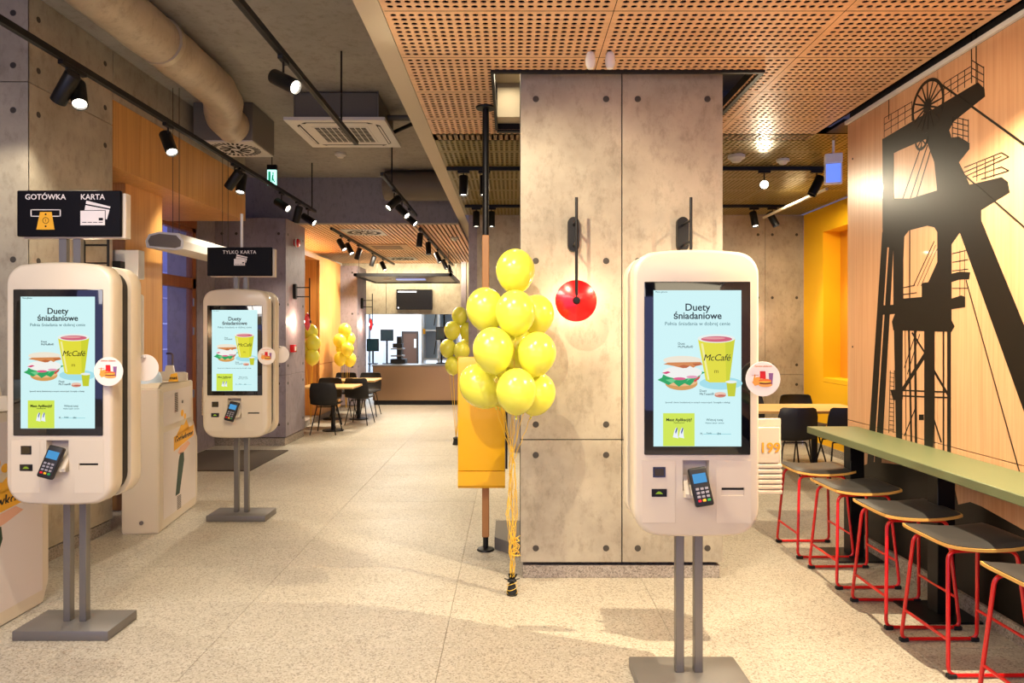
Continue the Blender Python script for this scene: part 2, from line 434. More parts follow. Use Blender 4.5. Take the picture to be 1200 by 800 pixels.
for y0, y1 in ((8.15, 8.23), (9.0, 9.1)): box('window_frame', M_frame, -4.30, -4.21, y0, y1, 0, 2.98, win, 0.004)
for z in (0.8, 1.62, 2.0): 
    hb = NB(); acyl(hb, (-4.19, 8.99, z-0.05), (-4.19, 8.99, z+0.05), 0.014, 8); finish('window_hinge', hb, M_steel, win, 40)
tube('window_handle', M_steel, fillet([(-4.2, 8.3, 1.0), (-4.13, 8.3, 1.0), (-4.13, 8.3, 1.35), (-4.2, 8.3, 1.35)], 0.03), 0.012, win)
# outside: street front of the house opposite
ob = struct(bpy.data.objects.new('exterior_facade', None)); C.objects.link(ob)
M_ext = mat('exterior_stone', 'a4aad8', 0.8); M_extd = mat('exterior_window', '1c1830', 0.2)
for j in range(9):
    for i in range(8):
        box('stone', M_extd if (i in (2, 5) and j % 3 != 2) else M_ext, -8.2, -8.1, 9+i*1.1+0.01, 10.08+i*1.1, j*0.6+0.01, j*0.6+0.59, ob, 0.01)
# walls beyond pillar B
wf = struct(bpy.data.objects.new('wall_far_left', None)); C.objects.link(wf)
for a, b in ((10.55, 11.35), (12.35, 13.85)): 
    for z0, z1 in ((0.1, 1.02), (1.03, 2.98)): box('panel', M_woodo, -3.52, -3.48, a, b, z0, z1, wf, 0.002)
    box('backing', M_woodo, -4.0, -3.53, a, b, 0.1, 2.975, wf)
for z0, z1 in ((0.1, 1.02), (1.03, 2.9)): box('panel', M_woodo, -3.95, -3.9, 11.35, 12.35, z0, z1, wf, 0.002)
box('panel', M_woodo, -4.0, -3.48, 11.35, 12.35, 2.9, 2.98, wf)
box('plinth', M_plinth, -3.95, -3.50, 10.55, 13.85, 0, 0.1, wf)
box('cove_back', M_whitew, -4.1, -4.0, 10.55, 16.5, 0, 3.25, wf)
pc = paneled('pillar', M_con2, -4.0, -3.14, 13.85, 14.7, 0.12, 2.95, (), (), (1.0,), 'fr', plinth=0.11)
# far kitchen front wall
kf = struct(bpy.data.objects.new('wall_kitchen_front', None)); C.objects.link(kf)
xs = [-4.0, -2.95, -1.9, -1.19]
for a, b in zip(xs, xs[1:]): box('panel', M_con, a+0.004, b-0.004, 16.0, 16.06, 2.02, 3.05, kf, 0.002)
box('wall_top', M_con, -4.0, -0.8, 16.06, 16.2, 2.02, 3.26, kf)
for i, x in enumerate((-1.17, -1.05, -0.93, -0.81)): box('panel', (M_con2, M_beam)[i % 2], x, x+0.115, 15.7+0.08*(i % 2), 16.2, 0, 3.22, kf, 0.003)
struct(box('wall_kitchen_back', M_kwhite, -5.0, 0.2, 19.6, 19.7, 0, 3.25))
struct(box('wall_kitchen_left', M_kwhite, -4.1, -4.0, 16.2, 19.6, 0, 3.25))
struct(box('wall_kitchen_right', M_kwhite, -0.9, -0.8, 16.2, 19.6, 0, 3.25))
struct(box('ceiling_kitchen', M_kwhite, -5.0, 0.2, 16.2, 19.7, 3.2, 3.25))
# concrete back wall behind the pillar and in the alcove
bw = paneled('wall_back', M_con, -0.50, 4.17, 9.76, 9.9, 0.10, 3.28, (0.55, 1.6, 2.65, 3.62), (), (1.0,), 'f', plinth=0.09, rows=[[0.3, 0.86], [1.14, 2.1, 3.0]])
struct(box('wall_passage', M_con2, -0.62, -0.50, 9.76, 15.7, 0, 3.28))
wy = struct(bpy.data.objects.new('wall_yellow', None)); C.objects.link(wy)
box('panel', M_yelw, 4.17, 4.24, 9.15, 9.76, 0.1, 3.28, wy); box('panel', M_yelw, 4.17, 4.24, 5.4, 7.6, 0.1, 3.28, wy)
box('panel', M_yelw, 4.17, 4.24, 7.6, 9.15, 0.1, 0.94, wy); box('panel', M_yelw, 4.17, 4.24, 7.6, 9.15, 0.945, 1.0, wy)
box('panel', M_yelw, 4.17, 4.24, 7.6, 9.15, 2.95, 3.28, wy)
box('niche_back', mat('amber_paint', 'd08a10', 0.6), 4.40, 4.46, 7.6, 9.15, 1.0, 2.95, wy)
box('niche_side', M_yelw, 4.24, 4.40, 9.15, 9.2, 1.0, 2.95, wy); box('niche_side', M_yelw, 4.24, 4.40, 7.55, 7.6, 1.0, 2.95, wy)
box('niche_sill', M_yelw, 4.24, 4.40, 7.6, 9.15, 0.95, 1.0, wy); box('niche_sill', M_yelw, 4.24, 4.40, 7.6, 9.15, 2.95, 3.0, wy)
box('plinth', M_plinth, 4.16, 4.2, 5.4, 9.76, 0, 0.1, wy)

# ---- right wall with the mural
wr = struct(box('wall_right', M_seam, 2.645, 2.75, -1.2, 5.345, 0, 3.4))
yj = [-1.2, 0.6, 1.8, 3.0, 4.22, 5.35]
for a, b in zip(yj, yj[1:]):
    for z0, z1 in ((0.10, 0.925), (0.93, 3.235)): box('panel', M_wood, 2.63, 2.645, a+0.002, b-0.002, z0, z1, wr, 0.001)
box('panel', M_wood, 2.645, 2.75, 5.345, 5.352, 0.1, 3.235, wr)
box('plinth', M_plinth, 2.615, 2.645, -1.2, 5.35, 0, 0.095, wr)
for (y, z) in ((5.27, 2.95), (5.27, 1.5), (5.27, 0.75)): lathe('screw_cap', M_black, [(0, 0.003), (0.008, 0.002), (0.008, 0)], wr, 10, loc=(2.63, y, z)).rotation_euler = (0, -PI/2, 0)
WX = 2.63
def wl(p):  # pixel of the photo on the wall plane -> (y, z) on the wall
    y = WX*800/(p[0]-600); return (y, H+(388-p[1])/800*y)
A_ = lambda x, y: wl((1010+x/4, 60+y/4))
B_ = lambda x, y: wl((1000+x/2.76, 250+y/2.76))
bm = NB()
mk = [0]
def mp(poly):
    mk[0] += 1; aprism(bm, poly, FYZ, WX-0.0008-0.00003*(mk[0] % 60), WX-0.0002)
def ml(p, q, w, w2=None):
    p, q = Vector(p), Vector(q); d = (q-p).normalized(); n = Vector((-d.y, d.x)); w2 = w if w2 is None else w2
    mp([tuple(p+n*w/2), tuple(q+n*w2/2), tuple(q-n*w2/2), tuple(p-n*w/2)])
mp([A_(*p) for p in ((97, 412), (545, 145), (575, 175), (578, 212), (430, 330), (300, 412), (240, 437), (175, 465), (97, 505))])
mp([A_(*p) for p in ((300, 340), (430, 330), (410, 370), (420, 405), (455, 400), (505, 430), (505, 458), (455, 520), (480, 570), (505, 625), (655, 590), (685, 612), (694, 662), (560, 745), (560, 800), (355, 800), (352, 640), (340, 520), (300, 412))])
mp([A_(*p) for p in ((96, 410), (150, 410), (150, 800), (100, 800))])
mp([A_(*p) for p in ((97, 690), (230, 690), (360, 650), (360, 760), (200, 790), (150, 830), (97, 830))])
for k in (0, 22, 50): ml(A_(330-k, 440), A_(240-k*1.3, 740), 0.010)
mp([B_(*p) for p in ((95, 0), (412, 0), (415, 25), (430, 60), (372, 110), (345, 62), (318, 100), (318, 160), (272, 160), (272, 60), (262, 45), (240, 40), (180, 55), (165, 75), (162, 150), (130, 150), (130, 110), (95, 110))])
mp([B_(*p) for p in ((345, 62), (415, 25), (700, 722), (700, 1053))])
mp([B_(*p) for p in ((130, 100), (162, 100), (162, 275), (130, 300))])
mp([B_(*p) for p in ((85, 298), (130, 295), (162, 275), (222, 270), (222, 225), (243, 222), (275, 150), (318, 150), (318, 345), (328, 365), (318, 383), (130, 378), (125, 350), (135, 325), (88, 328))])
mp([B_(*p) for p in ((318, 195), (345, 188), (378, 190), (375, 213), (345, 213), (318, 222))])
mp([B_(*p) for p in ((318, 275), (350, 265), (362, 270), (362, 303), (318, 310))])
mp([B_(*p) for p in ((94, 60), (110, 110), (64, 830), (44, 830))]); mp([B_(*p) for p in ((117, 90), (130, 110), (90, 830), (68, 830))])
mp([B_(*p) for p in ((132, 375), (160, 375), (158, 800), (140, 800))])
for a, b, w in ((180, 190, 0.020), (200, 204, 0.024), (292, 292, 0.014), (310, 310, 0.034), (262, 262, 0.008), (168, 172, 0.006)):
    ml(B_(a, 375), B_(b, 830), w)
mp([B_(*p) for p in ((230, 375), (262, 375), (262, 560), (258, 830), (230, 830))])
ml(B_(240, 445), B_(160, 570), 0.030); ml(B_(190, 385), B_(235, 455), 0.014); ml(B_(262, 510), B_(315, 600), 0.018)
ml(B_(160, 572), B_(315, 578), 0.010); ml(B_(160, 590), B_(315, 596), 0.010); ml(B_(205, 620), B_(165, 720), 0.008)
ml(B_(205, 380), B_(165, 500), 0.006); ml(B_(215, 390), B_(175, 520), 0.006); ml(B_(240, 600), B_(285, 740), 0.012)
mp([B_(*p) for p in ((120, 570), (160, 568), (160, 602), (130, 604))])
mp([B_(*p) for p in ((213, 650), (228, 650), (228, 668), (213, 668))])
ml(B_(120, 508), B_(115, 710), 0.005); ml(B_(133, 508), B_(130, 710), 0.005)
for k in range(14): ml(B_(118, 515+k*14), B_(132, 517+k*14), 0.004)
ml(B_(365, 215), B_(545, 860), 0.006)
ml(A_(365, 150), A_(1100, 680), 0.012); ml(A_(470, 570), A_(1000, 1030), 0.008)
ml(A_(515, -90), A_(515, 150), 0.006); ml(A_(537, -110), A_(537, 150), 0.006)
ml(B_(183, 50), B_(183, 275), 0.009); ml(B_(162, 240), B_(200, 232), 0.005); ml(B_(162, 262), B_(205, 256), 0.005)
for k in (0, 12, 24): ml(B_(195+k, 235), B_(262+k*0.4, 90+k), 0.005)
for k in range(5): ml(B_(320, 130+k*28), B_(372, 118+k*31), 0.005)
for x in (345, 360): ml(B_(x, 118), B_(x, 270), 0.004)
def rail(p, q, h, n, r=3):
    for k in range(r): 
        s = h*(k+1)/r; ml(A_(p[0], p[1]-s), A_(q[0], q[1]-s*0.95), 0.005)
    for k in range(n+1):
        x = p[0]+(q[0]-p[0])*k/n; y = p[1]+(q[1]-p[1])*k/n; ml(A_(x, y), A_(x, y-h), 0.005)
rail((105, 405), (235, 325), 92, 4); rail((385, 235), (515, 150), 85, 4); rail((515, 150), (572, 180), 108, 2)
rail((425, 410), (500, 425), 105, 3, 4); ml(A_(127, 215), A_(127, 320), 0.006)
for k in (0, 22, 44): ml(A_(480, 545+k), A_(655, 475+k*0.8), 0.005)
ml(A_(655, 475), A_(690, 495), 0.006); ml(A_(690, 495), A_(580, 545), 0.006); ml(A_(560, 600), A_(690, 560), 0.006); ml(A_(690, 560), A_(655, 542), 0.006); ml(A_(655, 542), A_(520, 590), 0.005)
for x in (540, 580, 620): ml(A_(x, 525-(x-540)*0.4), A_(x, 610-(x-540)*0.25), 0.004)
cy_, cz_ = 4.32, 3.045
ring = ell(cy_, cz_, 0.165, 0.165, 40); 
for i in range(40):
    a, b = 2*PI*i/40, 2*PI*(i+1)/40
    mp([(cy_+r*math.cos(t), cz_+r*math.sin(t)) for r, t in ((0.168, a), (0.168, b), (0.147, b), (0.147, a))])
for i in range(16): ml((cy_, cz_), (cy_+0.155*math.cos(i*PI/8), cz_+0.155*math.sin(i*PI/8)), 0.016, 0.008)
c2 = wl((1080, 163))
for i in range(24):
    a, b = PI+PI*i/24, PI+PI*(i+1)/24
    mp([(c2[0]+r*math.cos(t), c2[1]+r*math.sin(t)) for r, t in ((0.072, a), (0.072, b), (0.055, b), (0.055, a))])
for i in range(5): ml(c2, (c2[0]+0.06*math.cos(PI+i*PI/4), c2[1]+0.06*math.sin(PI+i*PI/4)), 0.01)
low_black = [wl(p) for p in ((1007, 547), (1023, 541), (1060, 545), (1097, 556), (1119, 572), (1123, 591), (1137, 588), (1150, 593), (1200, 621))]  # black shape low on the wall, beneath the counter
low_black += [(3.1, low_black[-1][1]-0.02), (2.2, 0.42), (0.2, 0.5), (0.2, 0.102), (low_black[0][0]+0.05, 0.102)]
mp(low_black)
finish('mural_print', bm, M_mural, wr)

# ================================================================ KIOSKS
def E(n, c, s=0.6):
    if n in MATS: return MATS[n]
    m = mat(n, '050505', 0.2, spec=0.3); b = m.node_tree.nodes['Principled BSDF']
    b.inputs['Emission Color'].default_value = lin(c); b.inputs['Emission Strength'].default_value = s; return m
S_bg = E('screen_sky', 'd2f7f8', 0.86)
def K(cx, cy): return ((cx-289)/2.962/266, 1.62-(280+cy/2.962-388)/266)
def K2(cx, cy): return ((740+cx/7.275-817)/266, 1.62-(530+cy/7.275-388)/266)
def outline(ins, W2=0.278, zt=1.981, zb=0.711, n=8, sag=0.026, sagb=0.014):
    pts = []; w = W2-ins
    for cx, cz, a0, r in ((w-.105, zb+sagb+.105, -PI/2, .105), (w-.082, zt-sag-.082, 0, .082), (-w+.082, zt-sag-.082, PI/2, .082), (-w+.105, zb+sagb+.105, PI, .105)):
        for k in range(n):
            a = a0+PI/2*k/(n-1); pts.append([cx+r*math.cos(a), cz+r*math.sin(a)])
        if a0 == 0:   # arched top
            for k in range(1, 10):
                x = (w-r)*(1-2*k/10); pts.append([x, zt-sag])
        if a0 == PI:
            for k in range(1, 6):
                x = -(w-r)*(1-2*k/6); pts.append([x, zb+sagb])
    out = []
    for x, z in pts:
        f = 1-(abs(x)/w)**2.2
        if z > 1.5: z = z+sag*f-ins
        elif z < 1.0: z = z-sagb*f+ins
        out.append((x, z))
    return out
def loft(name, m, rings, parent, holes=None, back=True):
    """rings: list of (y, outline)"""
    bm = NB(); R = []
    for y, ol in rings: R.append([bm.verts.new((x, y, z)) for x, z in ol])
    for a, b in zip(R, R[1:]):
        n = len(a)
        for i in range(n): bm.faces.new((a[i], a[(i+1) % n], b[(i+1) % n], b[i]))
    if back: bm.faces.new(R[-1])
    if not holes: bm.faces.new(R[0][::-1])
    else:
        y0 = rings[0][0]; es = [bm.edges.get((R[0][i], R[0][(i+1) % len(R[0])])) for i in range(len(R[0]))]
        for (x0, x1, z0, z1, d, slope) in holes:
            v = [bm.verts.new((a, y0, b)) for a, b in ((x0, z0), (x1, z0), (x1, z1), (x0, z1))]
            es += [bm.edges.new((v[i], v[(i+1) % 4])) for i in range(4)]
            u = [bm.verts.new((p.co.x, y0+(d if k > 1 else slope), p.co.z)) for k, p in enumerate(v)]
            for i in range(4): bm.faces.new((v[i], v[(i+1) % 4], u[(i+1) % 4], u[i]))
            bm.faces.new(u)
        bmesh.ops.triangle_fill(bm, edges=es, use_beauty=True)
    return finish(name, bm, m, parent, 35)
YF = -0.150   # front face of the housing, poles stand at y=0
def make_kiosk(label, loc):
    t = thing('order_kiosk', label, 'kiosk', loc, 0, 'white self-order kiosks on twin steel posts')
    # base plate with chamfered front-right and back-left corners
    w, d0, d1 = 0.27, -0.19, 0.17
    poly = [(-w, d0), (w-0.1, d0), (w, d0+0.13), (w, d1), (-w+0.1, d1), (-w, d1-0.13)]
    poly = [(-0.25, -0.20), (0.17, -0.20), (0.27, -0.02), (0.27, 0.15), (-0.17, 0.15), (-0.27, 0.0)]
    box('base_plate', M_base, -0.252, 0.252, -0.14, 0.14, 0, 0.052, t, 0.006, 2)
    for s in (-1, 1): box('post', M_steel, s*0.043-0.019, s*0.043+0.019, -0.02, 0.02, 0.052, 0.85, t, 0.002)
    r = outline
    h = [(K2(438, 0)[0], K2(662, 0)[0], 0.917, 1.052, 0.05, 0.02), (K2(768, 0)[0], K2(962, 0)[0], 0.897, 0.932, 0.03, 0.002)]
    loft('front_housing', M_white, [(YF, r(0.016)), (YF+0.003, r(0.010)), (YF+0.010, r(0.004)), (YF+0.022, r(0.0)), (YF+0.095, r(0.0)), (YF+0.104, r(0.004))], t, h)
    loft('rear_housing', M_white, [(0.036, r(0.004)), (0.045, r(0)), (0.125, r(0)), (0.138, r(0.004)), (0.146, r(0.012)), (0.150, r(0.022))], t)
    loft('spine', M_seam, [(YF+0.10, r(0.022)), (0.04, r(0.022))], t)
    for a in ((K2(88, 0)[0], K2(375, 0)[0]), (K2(725, 0)[0], K2(1020, 0)[0])):   # service panels, seam lines
        bm = NB(); abox(bm, a[0], a[1], YF-0.0015, YF, 0.776, 1.052, 0.0012)
        # cut away where the receipt slot sits: build the right one from strips
        if a[0] > 0:
            bm.free(); bm = NB(); x0, x1 = K2(768, 0)[0], K2(962, 0)[0]
            for q in ((a[0], x0, 0.776, 1.052), (x1, a[1], 0.776, 1.052), (x0, x1, 0.776, 0.897), (x0, x1, 0.932, 1.052)):
                abox(bm, q[0], q[1], YF-0.0015, YF, q[2], q[3])
        finish('service_panel', bm, M_white, t)
    g = box('screen_glass', M_glassb, -0.233, 0.233, YF-0.005, YF, 1.077, 1.838, t, 0.004, 2)
    y1 = YF-0.0052
    dsp = box('display', S_bg, -0.193, 0.193, y1-0.0008, y1, 1.114, 1.800, t)
    yl = [y1-0.001]
    def art(name, col, poly, kk=K, s=0.85):
        yl[0] -= 0.00012
        return prism(name, E('screen_'+col, col, s), [kk(*p) if kk else p for p in poly], FXZ, yl[0], yl[0]+0.0001, dsp)
    def txt(s, size, cx, cy, col, **k):
        yl[0] -= 0.00012; x, z = K(cx, cy)
        return text('lettering', E('ink_'+col, col, 0.35), s, size*0.965, (x, yl[0]-0.0004, z), dsp, **k)
    txt('Duety', 0.046, 289, 238, '2f3d44', bold=0.0006); txt('śniadaniowe', 0.0435, 289, 267, '2f3d44', bold=0.0007)
    txt('Pełnia śniadania w dobrej cenie', 0.0235, 289, 294, '8fc3cc'); txt('Menu główne', 0.010, 164, 184, '6fa0a8')
    txt('Duet', 0.0155, 221, 363, '3a5560', align='LEFT'); txt('McMuffin®', 0.0155, 221, 374, '3a5560', align='LEFT')
    art('shadow_print', 'a8e2ec', ell(370, 500, 75, 22))
    art('cup_print', 'e6e03a', [(290, 345), (419, 345), (400, 490), (385, 497), (330, 497), (317, 490)])
    art('cup_print', 'd2d62e', [(385, 350), (419, 345), (400, 490), (388, 494)])
    art('cup_rim_print', 'eef4ee', ell(354, 345, 65, 15, 28)); art('drink_print', 'd4667a', ell(355, 347, 54, 10, 28)); art('drink_print', 'e9a0a0', ell(345, 344, 40, 4, 20))
    art('cup_print', 'f4f0a0', [(300, 362), (308, 362), (330, 488), (324, 488)])
    txt('McCafé', 0.042, 355, 412, '3d3a1e', shear=0.25, sp=0.95)
    txt('m', 0.028, 354, 458, 'c9b428')
    art('muffin_print', 'd9a058', ell(233, 500, 56, 24, 24)); art('muffin_print', 'eec088', ell(233, 494, 56, 16, 24))
    lf = []
    for i in range(25):
        a = PI+PI*i/24; lf.append((234+82*math.cos(a), 482-22*math.sin(a)*(-1)*(0.6+0.4*((i*7) % 3)/2)))
    lf = [(158, 492), (172, 484), (165, 474), (188, 486), (200, 478), (212, 496), (232, 484), (246, 500), (262, 482), (276, 492), (290, 474), (312, 462), (300, 452), (270, 462), (200, 466), (160, 468)]
    art('lettuce_print', '2fa860', [(150, 488), (170, 497), (188, 506), (206, 497), (224, 512), (244, 500), (262, 508), (280, 490), (292, 488), (300, 470), (316, 462), (290, 456), (230, 470), (170, 470), (166, 480)])
    art('lettuce_print', '6fd08c', [(178, 488), (200, 500), (215, 488), (200, 484)]); art('lettuce_print', '6fd08c', [(250, 494), (272, 480), (284, 470), (262, 474)])
    art('tomato_print', 'd84848', [(275, 490), (298, 474), (296, 482), (280, 496)]); art('tomato_print', 'e86a5a', [(176, 470), (200, 474), (196, 480)])
    art('egg_print', 'f6f6f0', ell(236, 462, 68, 22, 28)); art('ham_print', 'd64a78', [(165, 464), (186, 458), (196, 462), (180, 468)]); art('ham_print', 'e0608a', ell(226, 484, 22, 5, 14)); art('ham_print', 'e8a0b8', ell(270, 478, 20, 5, 14))
    art('bun_print', 'f3ead6', ell(236, 420, 66, 15, 28)); art('bun_print', 'd98c50', [(170, 434), (186, 428), (300, 426), (306, 436), (284, 440), (274, 446), (262, 440), (240, 448), (222, 444), (206, 440), (190, 437)])
    art('bun_print', 'c06a3a', [(225, 440), (240, 436), (262, 440), (250, 447), (236, 447)]); art('bun_print', 'c06a3a', [(270, 432), (300, 430), (298, 437), (282, 440)])
    art('small_cup_print', 'c8cf2c', [(388, 497), (423, 497), (418, 545), (394, 545)]); art('small_cup_print', 'eef4ee', ell(405, 495, 20, 5, 18))
    art('toast_print', 'd48a70', ell(367, 541, 20, 8, 18)); art('toast_print', 'f2c8b0', ell(367, 536, 20, 6, 18)); art('toast_print', 'c05048', ell(370, 541, 14, 2, 12))
    txt('Duet', 0.0155, 295, 526, '3a5560', align='LEFT'); txt('McToast®', 0.0155, 295, 537, '3a5560', align='LEFT')
    txt('Sprawdź ofertę śniadaniową w naszych restauracjach. Szczegóły u obsługi.', 0.0098, 289, 566, '4a6a74')
    art('app_tile_print', 'd4ea50', [(169, 603), (278, 603), (278, 717), (169, 717)])
    txt('Masz Aplikację?', 0.0185, 224, 626, '33401c', bold=0.0004); txt('Zeskanuj kod', 0.009, 224, 636, '6a7a30')
    for cx in (212, 232):
        art('hand_print', 'f0f6ff', [(cx-9, 686), (cx-4, 664), (cx+2, 652), (cx+7, 656), (cx+8, 680), (cx+10, 690)])
        art('phone_print', '2c4c94', [(cx-1, 668), (cx+4, 652), (cx+7, 656), (cx+1, 676)])
    art('rule_print', '8fd0d8', [(308, 674), (404, 674), (404, 676), (308, 676)]); txt('Więcej tutaj', 0.015, 347, 626, '5a8a94'); txt('Wybierz język i zamów', 0.009, 347, 637, '7ab0b8')
    txt('PL', 0.013, 302, 674, '3a7a84'); txt('Polski', 0.010, 328, 672, '5a9aa4'); txt('EN', 0.013, 362, 674, '3a7a84')
    # scanner windows
    a, b = K2(183, 122), K2(290, 210); sw = box('code_scanner', M_glassb, a[0], b[0], YF-0.004, YF-0.001, b[1], a[1], t, 0.001)
    box('scanner_bezel', mat('scanner_brown', '3a3018', 0.3), a[0]+0.006, b[0]-0.006, YF-0.005, YF-0.004, b[1]+0.006, a[1]-0.006, sw)
    a, b = K2(172, 308), K2(302, 376); sw = box('contactless_reader', M_glassb, a[0], b[0], YF-0.004, YF-0.001, b[1], a[1], t, 0.001)
    ccx, ccz = K2(236, 344)
    prism('reader_glyph', E('reader_lit_green', 'b8d838', 0.5), [(ccx-0.017, ccz-0.004), (ccx+0.017, ccz-0.004), (ccx+0.011, ccz+0.002), (ccx+0.004, ccz+0.007), (ccx-0.005, ccz+0.007), (ccx-0.011, ccz+0.002)], FXZ, YF-0.0046, YF-0.0042, sw)
    # receipt slot lips
    x0, x1 = K2(768, 0)[0], K2(962, 0)[0]
    box('receipt_slot', M_shadow, x0+0.002, x1-0.002, YF+0.004, YF+0.02, 0.921, 0.931, t)
    bm = NB(); aprism(bm, [(YF, 0.897), (YF, 0.921), (YF+0.02, 0.921)], FYZ, x0+0.001, x1-0.001); finish('receipt_chute', bm, M_white, t)
    # card terminal in its cradle
    bm = NB(); xa, xb = K2(438, 0)[0], K2(675, 0)[0]
    aprism(bm, [(YF+0.02, 0.885), (YF-0.030, 0.893), (YF-0.034, 0.91), (YF+0.02, 0.985)], FYZ, xa+0.004, xa+0.022)
    aprism(bm, [(YF+0.02, 0.885), (YF-0.030, 0.893), (YF-0.034, 0.91), (YF+0.02, 0.985)], FYZ, xb-0.022, xb-0.004)
    aprism(bm, [(YF+0.02, 0.885), (YF-0.030, 0.893), (YF-0.028, 0.905), (YF+0.02, 0.96)], FYZ, xa+0.004, xb-0.004); finish('card_cradle', bm, M_white, t)
    term = box('card_terminal', M_blackp, -0.040, 0.040, -0.016, 0.016, -0.083, 0.083, t, 0.010, 3)
    term.location = (0.004, YF-0.042, 0.945); term.rotation_euler = (math.radians(-16), math.radians(-9), 0)
    box('terminal_screen', E('terminal_blue', '58b4f4', 0.6), -0.029, 0.029, -0.0172, -0.0158, 0.016, 0.056, term)
    for i in range(4):
        for j in range(3): box('key', mat('key_grey', '8f8a90', 0.5) if i < 3 else (M_redd, M_yel, mat('key_green', '2a9a48', 0.4))[j], -0.027+j*0.020, -0.013+j*0.020, -0.0185, -0.0155, -0.014-i*0.0165, -0.004-i*0.0165, term, 0.001)
    # round print on a clear stalk at the right edge
    d = 0.105
    for yy, sgn in ((YF-0.03, 1), (0.175, -1)):
        ds = lathe('round_flyer', M_signw if sgn < 0 else mat('flyer_cream', 'f2e6d8', 0.4), [(0, 0.0015), (0.075, 0.0015), (0.076, 0), (0.075, -0.0015), (0, -0.0015)], t, 32, loc=(0.279, yy, 1.412))
        ds.rotation_euler = (PI/2, 0, 0)
        bm = NB(); abox(bm, 0.262, 0.285, yy+sgn*0.003, yy+sgn*0.031, 1.472, 1.484); finish('flyer_clip', bm, mat('clear_plastic', 'd8d8d8', 0.1, trans=0.6), t)
        if sgn > 0:
            zz = [0.0018]
            def fa_(col, poly):
                zz[0] += 0.00012
                o = prism('flyer_print', mat('flyer_'+col, col, 0.5), [(p[0]*0.001, p[1]*0.001) for p in poly], FXY, zz[0], zz[0]+0.0001, ds)
            fa_('f0a040', [(-48, -14), (-30, 8), (-10, 10), (-6, -22), (-36, -30)]); fa_('d81818', [(-14, 34), (10, 34), (12, 0), (-14, 2)])
            fa_('8a5a8a', [(24, 26), (44, 26), (40, -26), (28, -26)]); fa_('e8a050', ell(10, -26, 30, 9, 18)); fa_('7a3418', ell(10, -18, 28, 5, 16)); fa_('e07030', ell(8, -8, 28, 9, 18)); fa_('f4c840', ell(8, -13, 28, 3, 16))
            fa_('e8a030', [(-44, -6), (-38, 20), (-34, 20), (-34, -6)]); fa_('c05a3a', [(-50, 14), (-20, 16), (-20, 18), (-50, 16)])
            zz[0] += 0.0002; text('lettering', mat('flyer_orange_ink', 'd87838', 0.5), 'Zamów ulubione', 0.011, (0, 0.056, zz[0]), ds, rot=(0, 0, 0))
    return t
kr = make_kiosk('white order kiosk in front of the concrete pillar, breakfast advert on its screen', (0.815, 3.156, 0))
kl = dup(kr, 'white order kiosk under the black GOTÓWKA and KARTA sign', (-2.365, 3.71, 0))
km = dup(kr, 'white order kiosk under the small TYLKO KARTA sign', (-2.350, 5.94, 0))
for k in (kl, km):
    for ch in k.children:
        if ch.name.startswith('card_terminal'): ch.rotation_euler = (math.radians(-16), math.radians(14), 0); ch.location.x = -0.008
# kiosk behind the pillar, seen edge-on
kb = thing('order_kiosk', 'kiosk mostly hidden behind the concrete pillar, its grey foot beside the wooden post', 'kiosk', (0.19, 5.25, 0), PI/2, 'white self-order kiosks on twin steel posts')
prism('base_plate', M_base, [(-0.30, -0.2), (0.12, -0.2), (0.27, -0.05), (0.27, 0.32), (-0.17, 0.32), (-0.30, 0.2)], FXY, 0, 0.09, kb)
for s in (-1, 1): box('post', M_steel, s*0.043-0.019, s*0.043+0.019, -0.02, 0.02, 0.09, 0.85, kb, 0.002)
loft('rear_housing', M_white, [(0.0, outline(0.004)), (0.01, outline(0)), (0.18, outline(0)), (0.20, outline(0.02))], kb)

# signs above the left kiosks
def sign(label, loc, posts=(0.05, -0.05)):
    s = thing('payment_sign', label, 'sign', loc)
    box('sign_board', M_sign, -0.281, 0.281, -0.030, -0.010, -0.124, 0.124, s, 0.005)
    box('sign_backing', M_white, -0.262, 0.298, -0.010, 0.040, -0.132, 0.112, s, 0.004)
    return s
def cards(s, x, y, k, yy=-0.0305):
    f = lambda px, py: (x+(px-708)/6.665*0.00465*k, y-(py-262)/6.665*0.00465*k)
    b = prism('card_print', M_signw, [f(*p) for p in ((660, 128), (846, 175), (818, 274), (645, 205))], FXZ, yy-0.0006, yy, s)
    prism('card_stripe', M_sign, [f(*p) for p in ((655, 153), (845, 190), (843, 200), (652, 163))], FXZ, yy-0.0012, yy-0.0006, s)
    prism('card_print', M_sign, [f(*p) for p in ((610, 202), (809, 202), (809, 324), (610, 324))], FXZ, yy-0.0016, yy-0.0012, s)
    prism('card_print', M_signw, [f(*p) for p in ((615, 207), (804, 207), (804, 319), (615, 319))], FXZ, yy-0.0022, yy-0.0016, s)
    prism('card_chip', M_sign, [f(*p) for p in ((757, 262), (790, 262), (790, 282), (757, 282))], FXZ, yy-0.0028, yy-0.0022, s)
    for q in (630, 672, 714, 756): prism('card_stripe', M_sign, [f(*p) for p in ((q, 294), (q+32, 294), (q+32, 299), (q, 299))], FXZ, yy-0.0028, yy-0.0022, s)
s1 = sign('black sign reading GOTÓWKA and KARTA on top of a kiosk', (-2.39, 3.71, 2.255))
for x in (-0.072, 0.005): box('post', M_steel, x, x+0.04, 0.0, 0.03, -0.30, -0.12, s1)
cxs = lambda px: (px-542)/6.665*0.00465; czs = lambda py: -(py-203)/6.665*0.00465
text('lettering', M_signw, 'GOTÓWKA', 0.041, (cxs(363), -0.031, czs(78)), s1, bold=0.0005); text('lettering', M_signw, 'KARTA', 0.041, (cxs(728), -0.031, czs(78)), s1, bold=0.0005)
for q in ((248, 482, 172, 178), (248, 482, 222, 228), (248, 256, 172, 228), (474, 482, 172, 228)): box('slot_print', M_signw, cxs(q[0]), cxs(q[1]), -0.0308, -0.030, czs(q[3]), czs(q[2]), s1)
